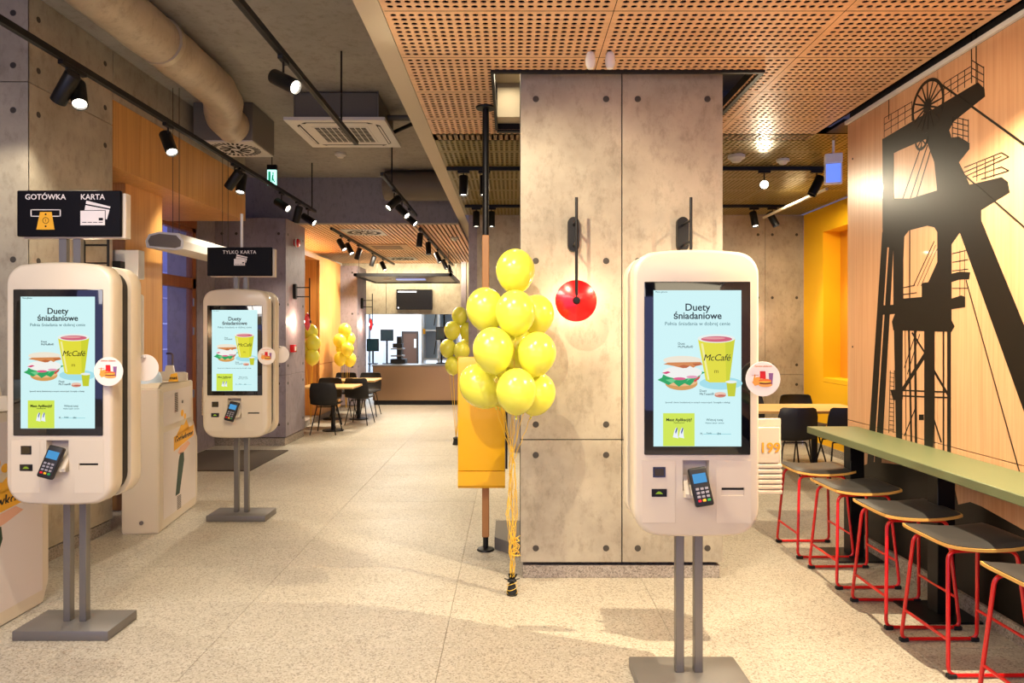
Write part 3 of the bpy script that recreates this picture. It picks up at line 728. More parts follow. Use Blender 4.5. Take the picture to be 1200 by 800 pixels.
prism('banknote_print', M_signy, [(cxs(322), czs(192)), (cxs(412), czs(192)), (cxs(434), czs(328)), (cxs(294), czs(328))], FXZ, -0.0314, -0.0308, s1)
bm = NB()
for i in range(20):
    a, b = 2*PI*i/20, 2*PI*(i+1)/20
    aprism(bm, [(cxs(366+r*math.cos(t)), czs(258+r*math.sin(t))) for r, t in ((25, a), (25, b), (21, b), (21, a))], FXZ, -0.0320, -0.0314)
aprism(bm, ell(cxs(366), czs(210), 0.005, 0.005, 10), FXZ, -0.032, -0.0314); aprism(bm, ell(cxs(366), czs(303), 0.005, 0.005, 10), FXZ, -0.032, -0.0314)
finish('banknote_mark', bm, M_sign, s1); text('banknote_mark', M_sign, '1', 0.02, (cxs(366), -0.0322, czs(258)), s1)
cards(s1, cxs(728), czs(238), 1.0)
s2 = sign('small black sign reading TYLKO KARTA above the middle kiosk', (-2.355, 5.93, 2.222))
for x in (-0.045, 0.040): box('post', M_steel, x-0.018, x+0.018, 0.0, 0.03, -0.28, -0.12, s2)
text('lettering', M_signw, 'TYLKO KARTA', 0.041, (0.0, -0.031, 0.080), s2, sp=1.08); cards(s2, 0.0, -0.005, 0.72)
cyl('conduit', M_whitew, (0.0, 0.02, 0.11), (0.0, 0.02, 0.42), 0.012, s2, 10)
# rack of table numbers beside each kiosk
def rack(label, loc, num, mir=1):
    t = thing('number_tent_rack', label, 'rack', loc)
    bm = NB(); abox(bm, -0.13, 0.13, -0.10, 0.10, 0.83, 1.10, 0.012, 2); finish('tray', bm, M_white, t, 40)
    for k in range(6): box('number_tent', M_white, -0.125, 0.128, -0.112, -0.102, 0.83+k*0.026, 0.85+k*0.026, t, 0.004)
    bm = NB(); abox(bm, -0.115, 0.115, -0.112, -0.102, 0.985, 1.165, 0.004); o = finish('number_tent', bm, M_white, t, 40)
    text('lettering', mat('orange_digits', 'e8a020', 0.5), num, 0.07, ((0.065 if mir > 0 else -0.065), -0.1135, 1.06), t, bold=0.0015)
    bm = NB(); abox(bm, -0.10, 0.145, -0.05, -0.04, 0.99, 1.20, 0.004); finish('number_tent', bm, M_white, t, 40)
    box('bracket', M_steel, (-0.20 if mir > 0 else 0.10), (-0.10 if mir > 0 else 0.20), -0.03, 0.0, 0.86, 0.9, t)
    return t
rack('white stack of table number tents marked 199 by the pillar kiosk', (1.215, 3.50, -0.02), '199')
rack('white stack of table number tents at the left edge of the frame', (-2.93, 4.26, 0.0), '16', -1)
rack('white stack of table number tents marked 100 behind the TYLKO KARTA kiosk', (-2.79, 6.52, 0.0), '100', -1)

# ================================================================ cash machines (white boxes with printed side)
def cash_box(label, loc):
    t = thing('cash_machine', label, 'machine', loc)
    prof = [(0, 0), (0.93, 0), (0.98, 0.12), (0.98, 0.62), (0.86, 0.80), (0.84, 1.17), (0.06, 1.20), (0, 1.16)]
    bm = NB(); aprism(bm, prof, FYZ, -0.28, 0.0); bmesh.ops.bevel(bm, geom=bm.edges[:], offset=0.008, segments=2, affect='EDGES')
    finish('cabinet', bm, M_white, t, 35)
    W_ = mat('side_skin', 'd6cbc4', 0.4)
    x = 0.0012
    prism('side_panel', W_, [(0.10, 0.84), (0.80, 0.84), (0.80, 1.12), (0.10, 1.12)], FYZ, 0, x, t)
    prism('side_panel', W_, [(0.10, 0.08), (0.92, 0.08), (0.92, 0.60), (0.80, 0.79), (0.10, 0.79)], FYZ, 0, x, t)
    # sticker with the banner and coins
    prism('sticker', M_signy, [(0.34, 0.60), (0.86, 0.66), (0.86, 0.76), (0.34, 0.72)], FYZ, x, x+0.001, t)
    prism('sticker', M_signy, [(0.40, 0.72), (0.52, 0.80), (0.60, 0.79), (0.66, 0.83), (0.74, 0.74)], FYZ, x, x+0.001, t)
    prism('sticker', M_signy, ell(0.55, 0.90, 0.035, 0.03), FYZ, x, x+0.001, t); prism('sticker', M_signy, ell(0.62, 0.865, 0.03, 0.025), FYZ, x, x+0.001, t)
    prism('hand_print', mat('skin_print', 'e0a888', 0.5), [(0.44, 0.57), (0.50, 0.61), (0.70, 0.635), (0.76, 0.60), (0.62, 0.56), (0.50, 0.54)], FYZ, x, x+0.001, t)
    text('lettering', M_black, 'Gotówkomat', 0.085, (x+0.0018, 0.60, 0.685), t, rot=(PI/2+0.08, 0, PI/2), bold=0.001)
    prism('stripe_print', M_dgreen, [(0.38, 0.21), (0.48, 0.21), (0.60, 0.48), (0.59, 0.55), (0.50, 0.56), (0.46, 0.50)], FYZ, x, x+0.001, t)
    bm = NB()
    for k in range(10): aprism(bm, [(0.42, 0.08+k*0.012), (0.52, 0.08+k*0.012), (0.52, 0.086+k*0.012), (0.42, 0.086+k*0.012)], FYZ, x, x+0.001)
    finish('hatch_print', bm, M_black, t)
    bm = NB()
    for k in range(14): aprism(bm, [(0.36, 0.93+k*0.012), (0.44, 0.93+k*0.012), (0.44, 0.936+k*0.012), (0.36, 0.936+k*0.012)], FYZ, x, x+0.001)
    finish('hatch_print', bm, M_black, t)
    cyl('lock', M_steel, (0.0, 0.55, 1.0), (0.008, 0.55, 1.0), 0.014, t, 12); cyl('lock', M_steel, (-0.13, -0.006, 0.09), (-0.13, 0.0, 0.09), 0.016, t, 12)
    bm = NB(); abox(bm, -0.24, -0.15, 0.05, 0.12, 1.19, 1.92, 0.02, 3); finish('screen_panel', bm, M_white, t, 35)
    # coin trays and dome on the top
    lathe('dome_cover', mat('frosted_cover', 'cfe0ee', 0.3), [(0.105, 0), (0.105, 0.04), (0.09, 0.085), (0.05, 0.115), (0, 0.122)], t, 24, loc=(-0.14, 0.16, 1.195))
    prism('back_rest', M_white, [(-0.26, 1.17), (-0.02, 1.17), (-0.02, 1.24), (-0.05, 1.25), (-0.13, 1.25), (-0.14, 1.31), (-0.20, 1.31), (-0.21, 1.26), (-0.26, 1.25)], FXZ, 0.74, 0.77, t)
    prism('top_tag', M_signy, [(-0.05, 1.19), (0.03, 1.19), (0.02, 1.265), (-0.03, 1.255)], FXZ, 0.36, 0.365, t)
    text('lettering', M_black, 'mat', 0.04, (-0.01, 0.359, 1.222), t, bold=0.001)
    return t
cb = cash_box('white cash machine standing between the two left kiosks', (-2.83, 5.47, 0))
cb.rotation_euler = (0, 0, 0.14)
dup(cb, 'white cash machine half cut off behind the GOTÓWKA kiosk', (-2.80, 3.15, 0), 0)
box('bin_foot', M_black, -3.18, -2.86, 5.75, 5.85, 0, 0.001) if False else None

# ================================================================ wall lamps with red discs
def make_wall_lamp(label, loc, rz, energy=14):
    t = thing('wall_lamp', label, 'lamp', loc, rz, 'wall lamps with a round shade on a rod')
    # local: wall is the plane y=0, lamp comes out towards -y
    bm = NB(); n = 10; ol = [(0.037*math.cos(PI+PI*k/n), -0.075+0.037*math.sin(PI+PI*k/n)) for k in range(n+1)]+[(0.037*math.cos(PI*k/n), 0.075+0.037*math.sin(PI*k/n)) for k in range(n+1)]
    aprism(bm, ol, FXZ, -0.045, 0); finish('wall_plate', bm, M_black, t, 40)
    for z in (-0.075, 0.06): cyl('arm', M_black, (0, -0.04, z), (0.0, -0.235, z), 0.008, t, 10)
    cyl('rod', M_black, (0, -0.235, -0.44), (0, -0.235, 0.20), 0.0095, t, 10)
    lathe('shade', M_redd, [(0, 0.030), (0.03, 0.028), (0.09, 0.012), (0.130, -0.008), (0.129, -0.014), (0.088, 0.005), (0.03, 0.020), (0, 0.022)], t, 40, mtx=Matrix.Rotation(PI/2, 4, 'X'), loc=(0, -0.215, -0.44))
    lathe('hub', M_black, [(0, 0.045), (0.018, 0.043), (0.024, 0.03), (0.024, 0.012)], t, 16, mtx=Matrix.Rotation(PI/2, 4, 'X'), loc=(0, -0.215, -0.44))
    lathe('bulb', M_lamp, [(0, -0.03), (0.022, -0.025), (0.03, -0.01), (0.03, 0.012), (0.0, 0.014)], t, 14, mtx=Matrix.Rotation(PI/2, 4, 'X'), loc=(0, -0.19, -0.44))
    l = bpy.data.lights.new('lamp_light', 'POINT'); l.energy = energy*LK; l.color = WARM; l.shadow_soft_size = 0.03
    lo = bpy.data.objects.new('lamp_light', l); C.objects.link(lo); lo.parent = t; lo.location = (0, -0.12, -0.44)
    return t
wl1 = make_wall_lamp('red disc wall lamp on the concrete pillar beside the balloons', (0.400, 4.47, 2.25), 0, 5)
dup(wl1, 'wall lamp on the concrete pillar, lower end hidden by the kiosk', (1.11, 4.47, 2.25))
wl3 = make_wall_lamp('wall lamp on the side of the concrete pillar behind the GOTÓWKA sign', (-3.24, 5.08, 2.20), PI/2, 8)
dup(wl3, 'red disc wall lamp on the pillar with the red fire alarm', (-3.2, 10.0, 2.20))
dup(wl3, 'small wall lamp on the far pillar beside the yellow balloons', (-3.14, 14.2, 2.20))
dup(wl3, 'wall lamp on the alcove back wall behind the pillar kiosk', (3.26, 9.76, 2.2), 0)

# ================================================================ track lights
def track(label, x, y0, y1, z, rods=(), zc=3.9):
    t = thing('light_track', label, 'track', (x, y0, z))
    box('rail', M_black, -0.018, 0.018, 0, y1-y0, -0.02, 0.02, t, 0.002)
    box('rail_groove', mat('groove_black', '040404', 0.6), -0.008, 0.008, 0.01, y1-y0-0.01, -0.0215, -0.02, t)
    for r in rods: cyl('suspension_rod', M_black, (0, r-y0, 0.02), (0, r-y0, zc-z), 0.008, t, 8)
    return t
track('long black light track over the left kiosks', -2.71, 0.6, 9.4, 3.27, (9.25,))
track('black light track below the cassette air conditioner', -1.39, 0.6, 6.1, 3.30, (2.5, 5.56))
track('short black light track by the grey bulkhead', -1.39, 7.29, 9.9, 3.30, (7.9,))
track('black light track under the slatted ceiling, near the wood wall', -2.73, 10.3, 15.8, 3.17, (), 3.215)
track('black light track under the slatted ceiling, near the cream beam', -1.39, 10.3, 16.0, 3.17, (), 3.215)
def ctrack(label, x0, x1, y):
    t = thing('light_track', label, 'track', (x0, y, 3.262)); box('rail', M_black, 0, x1-x0, -0.02, 0.02, -0.018, 0.018, t, 0.002)
    box('rail_groove', mat('groove_black', '040404', 0.6), 0.01, x1-x0-0.01, -0.008, 0.008, -0.0195, -0.018, t); return t
ctrack('black light track crossing the olive ceiling behind the pillar', -0.66, 3.3, 6.9)
ctrack('black light track nearest the alcove back wall', -0.62, 3.65, 8.97)
def make_spot():
    t = thing('track_spotlight', 'x', 'spotlight', (0, 0, 0), 0, 'black cylinder spotlights on ceiling tracks')
    box('adapter', M_black, -0.016, 0.016, -0.06, 0.06, -0.045, -0.02, t, 0.002)
    cyl('stem', M_black, (0, 0, -0.045), (0, 0, -0.115), 0.007, t, 8)
    b = lathe('barrel', M_black, [(0, 0.09), (0.040, 0.09), (0.046, 0.084), (0.046, -0.115), (0.040, -0.115), (0.038, -0.098)], t, 24, loc=(0, 0, -0.16))
    lathe('lens', M_lamp, [(0, -0.098), (0.039, -0.098)], b, 20)
    return t
sp0 = make_spot(); used = [False]
def spot(label, x, y, z, aim, energy=60, size=70, blend=0.7, lit=True, soft=0.03, col=WARM):
    if not used[0]: o = sp0; used[0] = True; o['label'] = label; o.location = (x, y, z)
    else: o = dup(sp0, label, (x, y, z))
    for ch in o.children:
        if ch.name.startswith('barrel'):
            b = ch; break
    d = (Vector(aim)-Vector((x, y, z-0.16))).normalized()
    b.rotation_mode = 'QUATERNION'; b.rotation_quaternion = Vector((0, 0, -1)).rotation_difference(d)
    b.location = Vector((0, 0, -0.16)) + d*0.0
    if lit:
        l = bpy.data.lights.new('spot_light', 'SPOT'); l.energy = energy*LK; l.color = col; l.spot_size = math.radians(size); l.spot_blend = blend; l.shadow_soft_size = soft
        lo = bpy.data.objects.new('spot_light', l); C.objects.link(lo); lo.parent = b; lo.location = (0, 0, -0.125)
    return o
def xat(px, X): return X*800/(px-600)
T1 = 'black spotlight on the long left track, '
def sd(label, x, y, z, d, e, **k):
    return spot(label, x, y, z, (x+d[0], y+d[1], z-0.16+d[2]), e, lit=e > 0, **k)
for px, d, e, lab in ((78, (-.55, .25, -.6), 50, 'darker of the first pair'), (92, (.35, -.45, -.75), 80, 'lit one of the first pair'),
    (197, (.45, -.35, -.8), 80, 'alone above the white cash machine'), (275, (-.6, .3, -.6), 60, 'left of the pair by the round diffuser'), (283, (0, -.3, -.9), 80, 'lower of the pair by the round diffuser'),
    (330, (.8, -.3, -.5), 80, 'just before the exit sign'), (349, (-.3, .3, -.8), 60, 'second from the far end'), (361, (.8, -.2, -.5), 80, 'last at the far end')):
    sd(T1+lab, -2.71, xat(px, -2.71), 3.27, d, e, col=(1.0, 0.90, 0.74))
sd('black spotlight tilted right on the track below the cassette air conditioner', -1.39, 4.15, 3.30, (.85, -.4, -.5), 110, size=100)
for px, d, lab in ((462, (-.5, -.4, -.6), 'first and lowest'), (471, (.5, -.3, -.5), 'middle'), (480, (.6, -.2, -.5), 'last')):
    sd('black spotlight on the short bulkhead track, '+lab+' of three', -1.39, xat(px, -1.39), 3.30, d, 90)
for k, (px, d) in enumerate(((400, (.4, -.2, -.6)), (409, (.4, -.2, -.7)), (420, (-.3, .2, -.8)), (437, (-.3, .2, -.8)), (449, (.4, -.2, -.8)))):
    sd('black spotlight under the slatted ceiling near the wood wall, '+('first', 'second', 'third', 'fourth', 'last')[k]+' in line', -2.73, xat(px, -2.73), 3.17, d, 80, size=100)
for k, (px, d) in enumerate(((492, (-.1, 0, -1)), (502, (0.05, -.1, -1)), (513, (.35, -.1, -.8)), (521, (.35, -.1, -.8)), (527, (.35, -.1, -.8)))):
    sd('black spotlight under the slatted ceiling near the cream beam, '+('first', 'second', 'third', 'fourth', 'last')[k]+' in line', -1.39, xat(px, -1.39), 3.17, d, 80, size=100)
for x, y, d, lab, e in ((-0.49, 6.9, (0, -.1, -1), 'upright black spotlight left of the black ceiling pole', 90), (-0.28, 6.9, (0, -.1, -1), 'upright black spotlight touching the black ceiling pole', 90),
                 (-0.47, 8.97, (0, -.1, -1), 'lower upright black spotlight left of the black ceiling pole', 80), (-0.27, 8.97, (0, -.1, -1), 'black spotlight hidden behind the black ceiling pole', 80),
                 (1.55, 6.9, (.85, -3.0, -1.5), 'black spotlight on the crossing track hidden behind the pillar', 70), (2.55, 6.9, (-2.55, -6.9, -1.5), 'dazzling spotlight beside the smoke detectors', 35),
                 (3.08, 6.9, (-.45, 0, -.9), 'dark spotlight beside the blue lit exit box', 0), (3.18, 8.97, (.1, -.25, -1), 'left of the two lit spotlights at the alcove back wall', 80), (3.42, 8.97, (.4, -.2, -.9), 'right of the two lit spotlights at the alcove back wall', 80)):
    o = sd(lab, x, y, 3.262, d, e)
    for ch in o.children:
        if ch.name.startswith('adapter'): ch.rotation_euler = (0, 0, PI/2)
        if e == 0 and ch.name.startswith('barrel'):
            for l in ch.children: l.material_slots[0].link = 'OBJECT'; l.material_slots[0].material = M_blackp
# ceiling spots just above the frame: the one that throws the stool shadows, the one before the pillar and one at the mural
def downlight(label, x, y, aim, e, size=100, soft=0.008):
    spot(label, x, y, 3.30, aim, e, size, 0.5, True, soft)
downlight('black spotlight above the bar stools', 2.13, 2.86, (2.2, 3.6, 0), 520, 125)
downlight('black spotlight in front of the balloons', -0.25, 2.7, (0.2, 4.6, 0.8), 170, 110)
downlight('black spotlight aimed at the mural', 1.1, 2.6, (2.6, 4.0, 2.2), 45, 60)
downlight('black spotlight over the open floor', -1.2, 2.4, (-1.0, 4.0, 0), 110, 100)

# ================================================================ ceiling equipment, left
t = thing('air_duct', 'thick foil-wrapped round duct running under the ceiling to the diffuser box', 'duct', (0, 0, 0))
pts = [(-2.54, -1, 3.71), (-2.54, 1.5, 3.71), (-2.54, 3, 3.71), (-2.545, 4.0, 3.705), (-2.55, 4.8, 3.71), (-2.545, 5.5, 3.71), (-2.555, 5.9, 3.71), (-2.62, 6.2, 3.70), (-2.71, 6.4, 3.68), (-2.77, 6.55, 3.67), (-2.78, 6.80, 3.66)]
big = []
for a, b in zip(pts, pts[1:]):
    a, b = Vector(a), Vector(b); n = max(1, int((b-a).length/0.12))
    for k in range(n): big.append(a.lerp(b, k/n))
big.append(Vector(pts[-1]))
tube('duct_skin', M_foil, big, 0.17, t, 28, radii=[0.165+0.008*math.sin(i*1.7)*random.random()+0.004*random.random() for i in range(len(big))])
for y in (2.2, 3.55, 4.9): tube('duct_band', mat('foil_tape', 'b8aa90', 0.3, 0.3), [(-2.54, y, 3.71), (-2.54, y+0.05, 3.71)], 0.176, t, 28)
t = thing('air_diffuser_box', 'grey plenum box with round swirl diffuser where the duct ends', 'vent', (-2.875, 7.1, 3.52))
box('plenum', mat('plenum_grey', '6b655c', 0.6), -0.295, 0.295, -0.31, 0.31, 0.0, 0.375, t, 0.004)
box('diffuser_plate', M_acw, -0.285, 0.285, -0.30, 0.30, -0.012, 0.0, t)
def swirl(t, R=0.25, z=-0.0135, loc=(0, 0)):
    bm = NB()
    for k in range(32):
        a = 2*PI*k/32
        aprism(bm, [(loc[0]+r*math.cos(a+da), loc[1]+r*math.sin(a+da)) for r, da in ((R, 0.02), (R, 0.11), (R*0.74, 0.13), (R*0.74, 0.0))], FXY, z, z+0.002)
    for k in range(10):
        a = 2*PI*k/10; aprism(bm, [(loc[0]+r*math.cos(a+da), loc[1]+r*math.sin(a+da)) for r, da in ((R*0.62, 0.1), (R*0.62, 0.4), (R*0.2, 1.0), (R*0.2, 0.4))], FXY, z, z+0.002)
    return finish('diffuser_slots', bm, M_shadow, t)
swirl(t)
t = thing('air_conditioner', 'square cassette air conditioner hanging under the grey ceiling', 'air conditioner', (-1.67, 6.88, 3.6))
prism('cover_panel', M_acw, [(-0.475, -0.475), (0.475, -0.475), (0.475, 0.475), (-0.475, 0.475)], FXY, 0, 0.03, t)
box('cassette_body', mat('cassette_grey', '5e584e', 0.6), -0.40, 0.40, -0.40, 0.40, 0.03, 0.29, t, 0.01)
gr = box('intake_grille', M_acw, -0.27, 0.27, -0.27, 0.27, -0.006, 0, t)
bm = NB()
for k in range(13):
    y = -0.25+k*0.039
    for j in range(9): abox(bm, -0.25+j*0.0565, -0.205+j*0.0565, y, y+0.024, -0.0075, -0.006)
o = finish('grille_slots', bm, M_shadow, gr)
for k in range(4):
    a = k*PI/2; fl = prism('air_flap', M_shadow, [(-0.30, -0.40), (0.30, -0.40), (0.34, -0.365), (-0.34, -0.365)], FXY, -0.003, 0.002, t); fl.rotation_euler = (0, 0, a)
    lv = prism('louvre', M_acw, [(-0.28, -0.395), (0.28, -0.395), (0.30, -0.375), (-0.30, -0.375)], FXY, -0.006, -0.003, t); lv.rotation_euler = (0, 0, a)
for x, y in ((-0.42, -0.42), (0.42, -0.42), (0.42, 0.42), (-0.42, 0.42)): cyl('hanger_rod', M_steel, (x*0.95, y*0.95, 0.03), (x*0.95, y*0.95, 0.3), 0.006, t, 6)
tube('coolant_pipe', mat('pipe_lagging', '58544c', 0.7), [(0.4, 0.1, 0.2), (0.87, 0.1, 0.2)], 0.03, t, 10)
tube('coolant_pipe', M_black, [(0.4, 0.3, 0.10), (0.87, -0.05, 0.18)], 0.02, t, 10)
t = thing('air_duct', 'short grey duct lying across in front of the bulkhead', 'duct', (-1.82, 9.7, 3.68))
bm = NB(); atube(bm, [(0, 0, 0), (0.02, 0, 0), (0.5, 0, 0), (1.01, 0, 0)], 0.2, 24, radii=[0.17, 0.2, 0.205, 0.2]); finish('duct_skin', bm, mat('grey_duct_wrap', '6a6154', 0.6), t, 40)
def detector(label, loc, s=1.0):
    t = lathe('smoke_detector', M_acw, [(0, -0.05*s), (0.03*s, -0.048*s), (0.042*s, -0.03*s), (0.06*s, -0.022*s), (0.062*s, 0), (0, 0)], None, 20, loc=loc); return tag(t, label, 'smoke detector', 'round white smoke detectors')
detector('round white smoke detector behind the cassette air conditioner', (-2.2, 8.75, 3.9), 1.2)
detector('smoke detector left of the dazzling spotlight', (2.12, 6.45, 3.28), 1.3); detector('smoke detector just right of the dazzling spotlight', (2.62, 6.6, 3.28), 1.0)
detector('smoke detector on the slatted ceiling beside the far tracks', (-0.98, 11.6, 3.215), 1.2)
for x, lab in ((0.468, 'left'), (0.585, 'right')):
    tag(lathe('ceiling_sensor', M_whitew, [(0, -0.10), (0.018, -0.095), (0.029, -0.07), (0.031, -0.045), (0.026, -0.012), (0.02, 0), (0, 0)], None, 20, loc=(x, 4.07, 3.28)), 'oval white ceiling sensor above the pillar, '+lab+' of the pair', 'sensor', 'oval white ceiling sensors')
# exit signs
t = thing('exit_sign', 'green lit running-man exit sign beside the left track', 'sign', (-2.83, 8.05, 3.42))
box('case', M_black, -0.055, 0.055, -0.02, 0.03, 0.10, 0.16, t); g = box('sign_plate', mat('exit_glow', 'a8f0e0', 0.4, emit=1.6), -0.052, 0.052, -0.012, 0.012, -0.08, 0.10, t)
MG = mat('exit_green', '18a078', 0.4, emit=0.5)
prism('pictogram', MG, [(-0.04, -0.06), (-0.012, -0.06), (-0.012, 0.08), (-0.04, 0.08)], FXZ, -0.0135, -0.012, t)
prism('pictogram', MG, [(0.0, -0.06), (0.014, -0.02), (0.03, -0.05), (0.038, -0.04), (0.02, 0.005), (0.025, 0.045), (0.008, 0.045), (0.0, 0.0)], FXZ, -0.0135, -0.012, t); prism('pictogram', MG, ell(0.017, 0.06, 0.009, 0.011, 10), FXZ, -0.0135, -0.012, t)
cyl('hanger', M_black, (0, 0, 0.16), (0, 0, 0.48), 0.006, t, 6)
t = thing('exit_sign', 'white emergency light box with blue lit face near the mural wall', 'sign', (2.80, 5.95, 2.96), math.radians(-20))
box('case', M_whitew, -0.07, 0.07, -0.05, 0.06, 0.12, 0.20, t, 0.004); box('case', M_whitew, -0.07, 0.07, -0.02, 0.03, -0.06, 0.12, t, 0.004); box('lit_face', mat('blue_lit', '5a78d8', 0.4, emit=1.2), -0.058, 0.058, -0.0225, -0.02, -0.045, 0.115, t)
cyl('hanger', M_whitew, (0, 0, 0.2), (0, 0, 0.325), 0.01, t, 8)
t = tag(cyl('curtain_rail', M_beam, (3.32, 7.2, 3.12), (3.32, 9.0, 3.12), 0.018, None, 10), 'long cream rail under the alcove ceiling beside the spotlights', 'rail')
# air curtain
t = thing('air_curtain', 'white air curtain hanging on wires before the entrance window', 'air curtain', (-3.15, 6.2, 2.44))
bm = NB(); aprism(bm, [(-0.17, -0.06), (0.10, -0.085), (0.16, -0.07), (0.17, 0.0), (0.12, 0.07), (-0.05, 0.085), (-0.15, 0.06), (-0.18, 0.0)], lambda u, v, d: Vector((u, d, v)), 0, 1.4)
finish('casing', bm, M_whitew, t, 30)
bm = NB(); aprism(bm, [(-0.14, -0.045), (0.09, -0.065), (0.14, -0.05), (0.145, 0.0), (0.10, 0.05), (-0.05, 0.065), (-0.13, 0.045), (-0.155, 0.0)], FXZ, -0.004, 0.0); finish('end_grille', bm, mat('grille_grey', '7c7266', 0.6), t)
for y in (0.2, 1.3):
    for x in (-0.03, 0.03): cyl('wire', M_wire, (x, y, 0.06), (x, y, 1.46), 0.0035, t, 6)
# red fire equipment
t = thing('fire_sounder', 'round red fire alarm sounder high on the pillar side', 'alarm', (-3.2, 10.05, 2.92), PI/2)
lathe('body', M_redd, [(0, 0.075), (0.05, 0.072), (0.065, 0.05), (0.065, 0.02), (0.05, 0.0)], t, 20, mtx=Matrix.Rotation(PI/2, 4, 'X')); lathe('white_band', M_whitew, [(0.067, 0.045), (0.069, 0.04), (0.069, 0.028), (0.067, 0.024)], t, 20, mtx=Matrix.Rotation(PI/2, 4, 'X'))
t = thing('fire_call_point', 'red fire call point box low on the pillar side', 'alarm', (-3.2, 9.9, 1.37), PI/2)
box('body', M_redd, -0.065, 0.065, -0.06, 0, -0.055, 0.055, t, 0.006, 2); box('press_plate', M_whitew, -0.03, 0.03, -0.062, -0.06, -0.03, 0.03, t)
t = tag(box('fire_sign', M_redd, -3.497, -3.49, 6.28, 6.40, 1.30, 1.45), 'small red and white fire sign on the orange wood pier', 'sign')
prism('pictogram', M_whitew, [(6.30, 1.33), (6.335, 1.33), (6.335, 1.39), (6.32, 1.42), (6.30, 1.39)], FYZ, -3.49, -3.488, t); prism('pictogram', M_whitew, [(6.35, 1.33), (6.38, 1.35), (6.38, 1.42), (6.355, 1.42)], FYZ, -3.49, -3.488, t)
t = thing('wall_box', 'pale grey box behind the top of the GOTÓWKA kiosk', 'box', (-3.18, 5.66, 2.05)); box('casing', M_acw, -0.11, 0.11, -0.05, 0.05, 0, 0.24, t, 0.01, 2); box('wall_bracket', M_black, -0.1, 0.0, -0.12, -0.05, 0.08, 0.14, t)
# mats
t = tag(box('door_mat', mat('mat_grey', '4c4238', 0.95), -4.15, -3.03, 7.9, 9.25, 0.0, 0.012), 'dark ribbed entrance mat beyond the middle kiosk', 'mat')
bm = NB()
for k in range(44): abox(bm, -4.14+k*0.0252, -4.13+k*0.0252, 7.91, 9.24, 0.012, 0.016)
finish('ribs', bm, mat('mat_rib', '5c5044', 0.95), t)['kind'] = 'stuff'

# ================================================================ yellow sign box, ceiling pole
t = thing('ceiling_pole', 'floor-to-ceiling pole, black above and below with a wooden middle', 'pole', (-0.195, 5.06, 0))
lathe('floor_disc', M_black, [(0, 0.022), (0.03, 0.02), (0.06, 0.012), (0.066, 0.0), (0, 0)], t, 24); cyl('foot', M_black, (0, 0, 0.01), (0, 0, 0.10), 0.02, t)
box('wood_section', mat('post_wood', 'b07840', 0.5), -0.026, 0.026, -0.026, 0.026, 0.10, 2.33, t, 0.004); cyl('upper_tube', M_black, (0, 0, 2.33), (0, 0, 3.27), 0.024, t, 16)
lathe('ceiling_disc', M_black, [(0, 0.0), (0.075, 0.0), (0.07, -0.012), (0.02, -0.016)], t, 24, loc=(0, 0, 3.279))
t = thing('yellow_panel_box', 'yellow metal box mounted on the wooden post behind the balloons', 'box', (-0.215, 4.96, 0))
bm = NB(); abox(bm, -0.175, 0.165, -0.05, 0.06, 0.615, 1.434, 0.006, 2); finish('cabinet', bm, M_yel, t, 40)
bm = NB(); aprism(bm, [(-0.05, 0.612), (0.06, 0.612), (0.06, 0.50), (0.045, 0.488), (-0.03, 0.488), (-0.05, 0.51)], FYZ, -0.175, 0.165); finish('lower_flap', bm, M_yel, t, 30)
box('side_edging', M_black, 0.167, 0.182, 0.0, 0.07, 0.62, 1.43, t)

# ================================================================ balloons
def balloon_mesh(r):
    bm = NB(); prof = []
    for k in range(17):
        a = PI*k/16; rr = r*math.sin(a); z = r*1.12*math.cos(a)
        if z < 0: z *= 1.08; rr *= (1-0.12*(k-8)/8)
        prof.append((max(rr, 0), z))
    prof[0] = (0, prof[0][1]); zb = prof[-1][1]; prof[-1] = (0.006, zb-0.002)
    prof += [(0.004, zb-0.010), (0.009, zb-0.020), (0.0, zb-0.021)]
    alathe(bm, prof, 28); return bm
bal0 = {}
def balloon(label, loc, r, tilt=(0, 0), group=None, sy=1.0):
    key = r
    if key not in bal0:
        o = finish('balloon', balloon_mesh(r), M_bal, None, 60); bal0[key] = o
    else: o = bal0[key].copy(); C.objects.link(o)
    o.location = loc; o.rotation_euler = (tilt[0], tilt[1], random.random()*6) if False else (tilt[0], tilt[1], 0); o.scale = (1, 1, sy)
    return tag(o, label, 'balloon', group)
def P(px, py, Y): return Vector(((px-600)/800*Y, Y, H+(388-py)/800*Y))
G1 = 'yellow balloons of the big bunch by the pillar'
knots = []
for px, py, Y, r, tl, lab in ((604, 317, 4.18, 0.120, (0, 0), 'topmost balloon of the big bunch'), (569, 362, 4.16, 0.118, (0, -0.15), 'upper left balloon in the second row of the big bunch'),
        (604, 366, 3.98, 0.118, (0, 0), 'front middle balloon right under the topmost one'), (628, 369, 4.18, 0.112, (0, 0.2), 'balloon peeking out on the upper right, beside the red disc lamp'),
        (578, 410, 3.92, 0.118, (0, -0.1), 'middle left balloon in the third row of the big bunch'), (629, 414, 3.96, 0.113, (0, 0.15), 'middle right balloon in the third row of the big bunch'),
        (604, 405, 4.17, 0.120, (0, 0), 'balloon wedged deep in the middle of the big bunch'), (563, 452, 4.10, 0.124, (0, -0.62), 'slanting balloon at the lower left, before the yellow box'),
        (605, 458, 3.86, 0.115, (0, 0), 'lowest front balloon of the big bunch'), (629, 461, 4.06, 0.112, (0, 0.25), 'lower right balloon of the big bunch, casting on the pillar'), (586, 450, 4.24, 0.116, (0, 0), 'balloon behind the two lowest ones of the big bunch')):
    p = P(px, py, Y); balloon('yellow balloon, '+lab, p, r, tl, G1)
    dn = Matrix.Rotation(tl[1], 3, 'Y') @ Vector((0, 0, -r*1.28)); knots.append(p+dn)
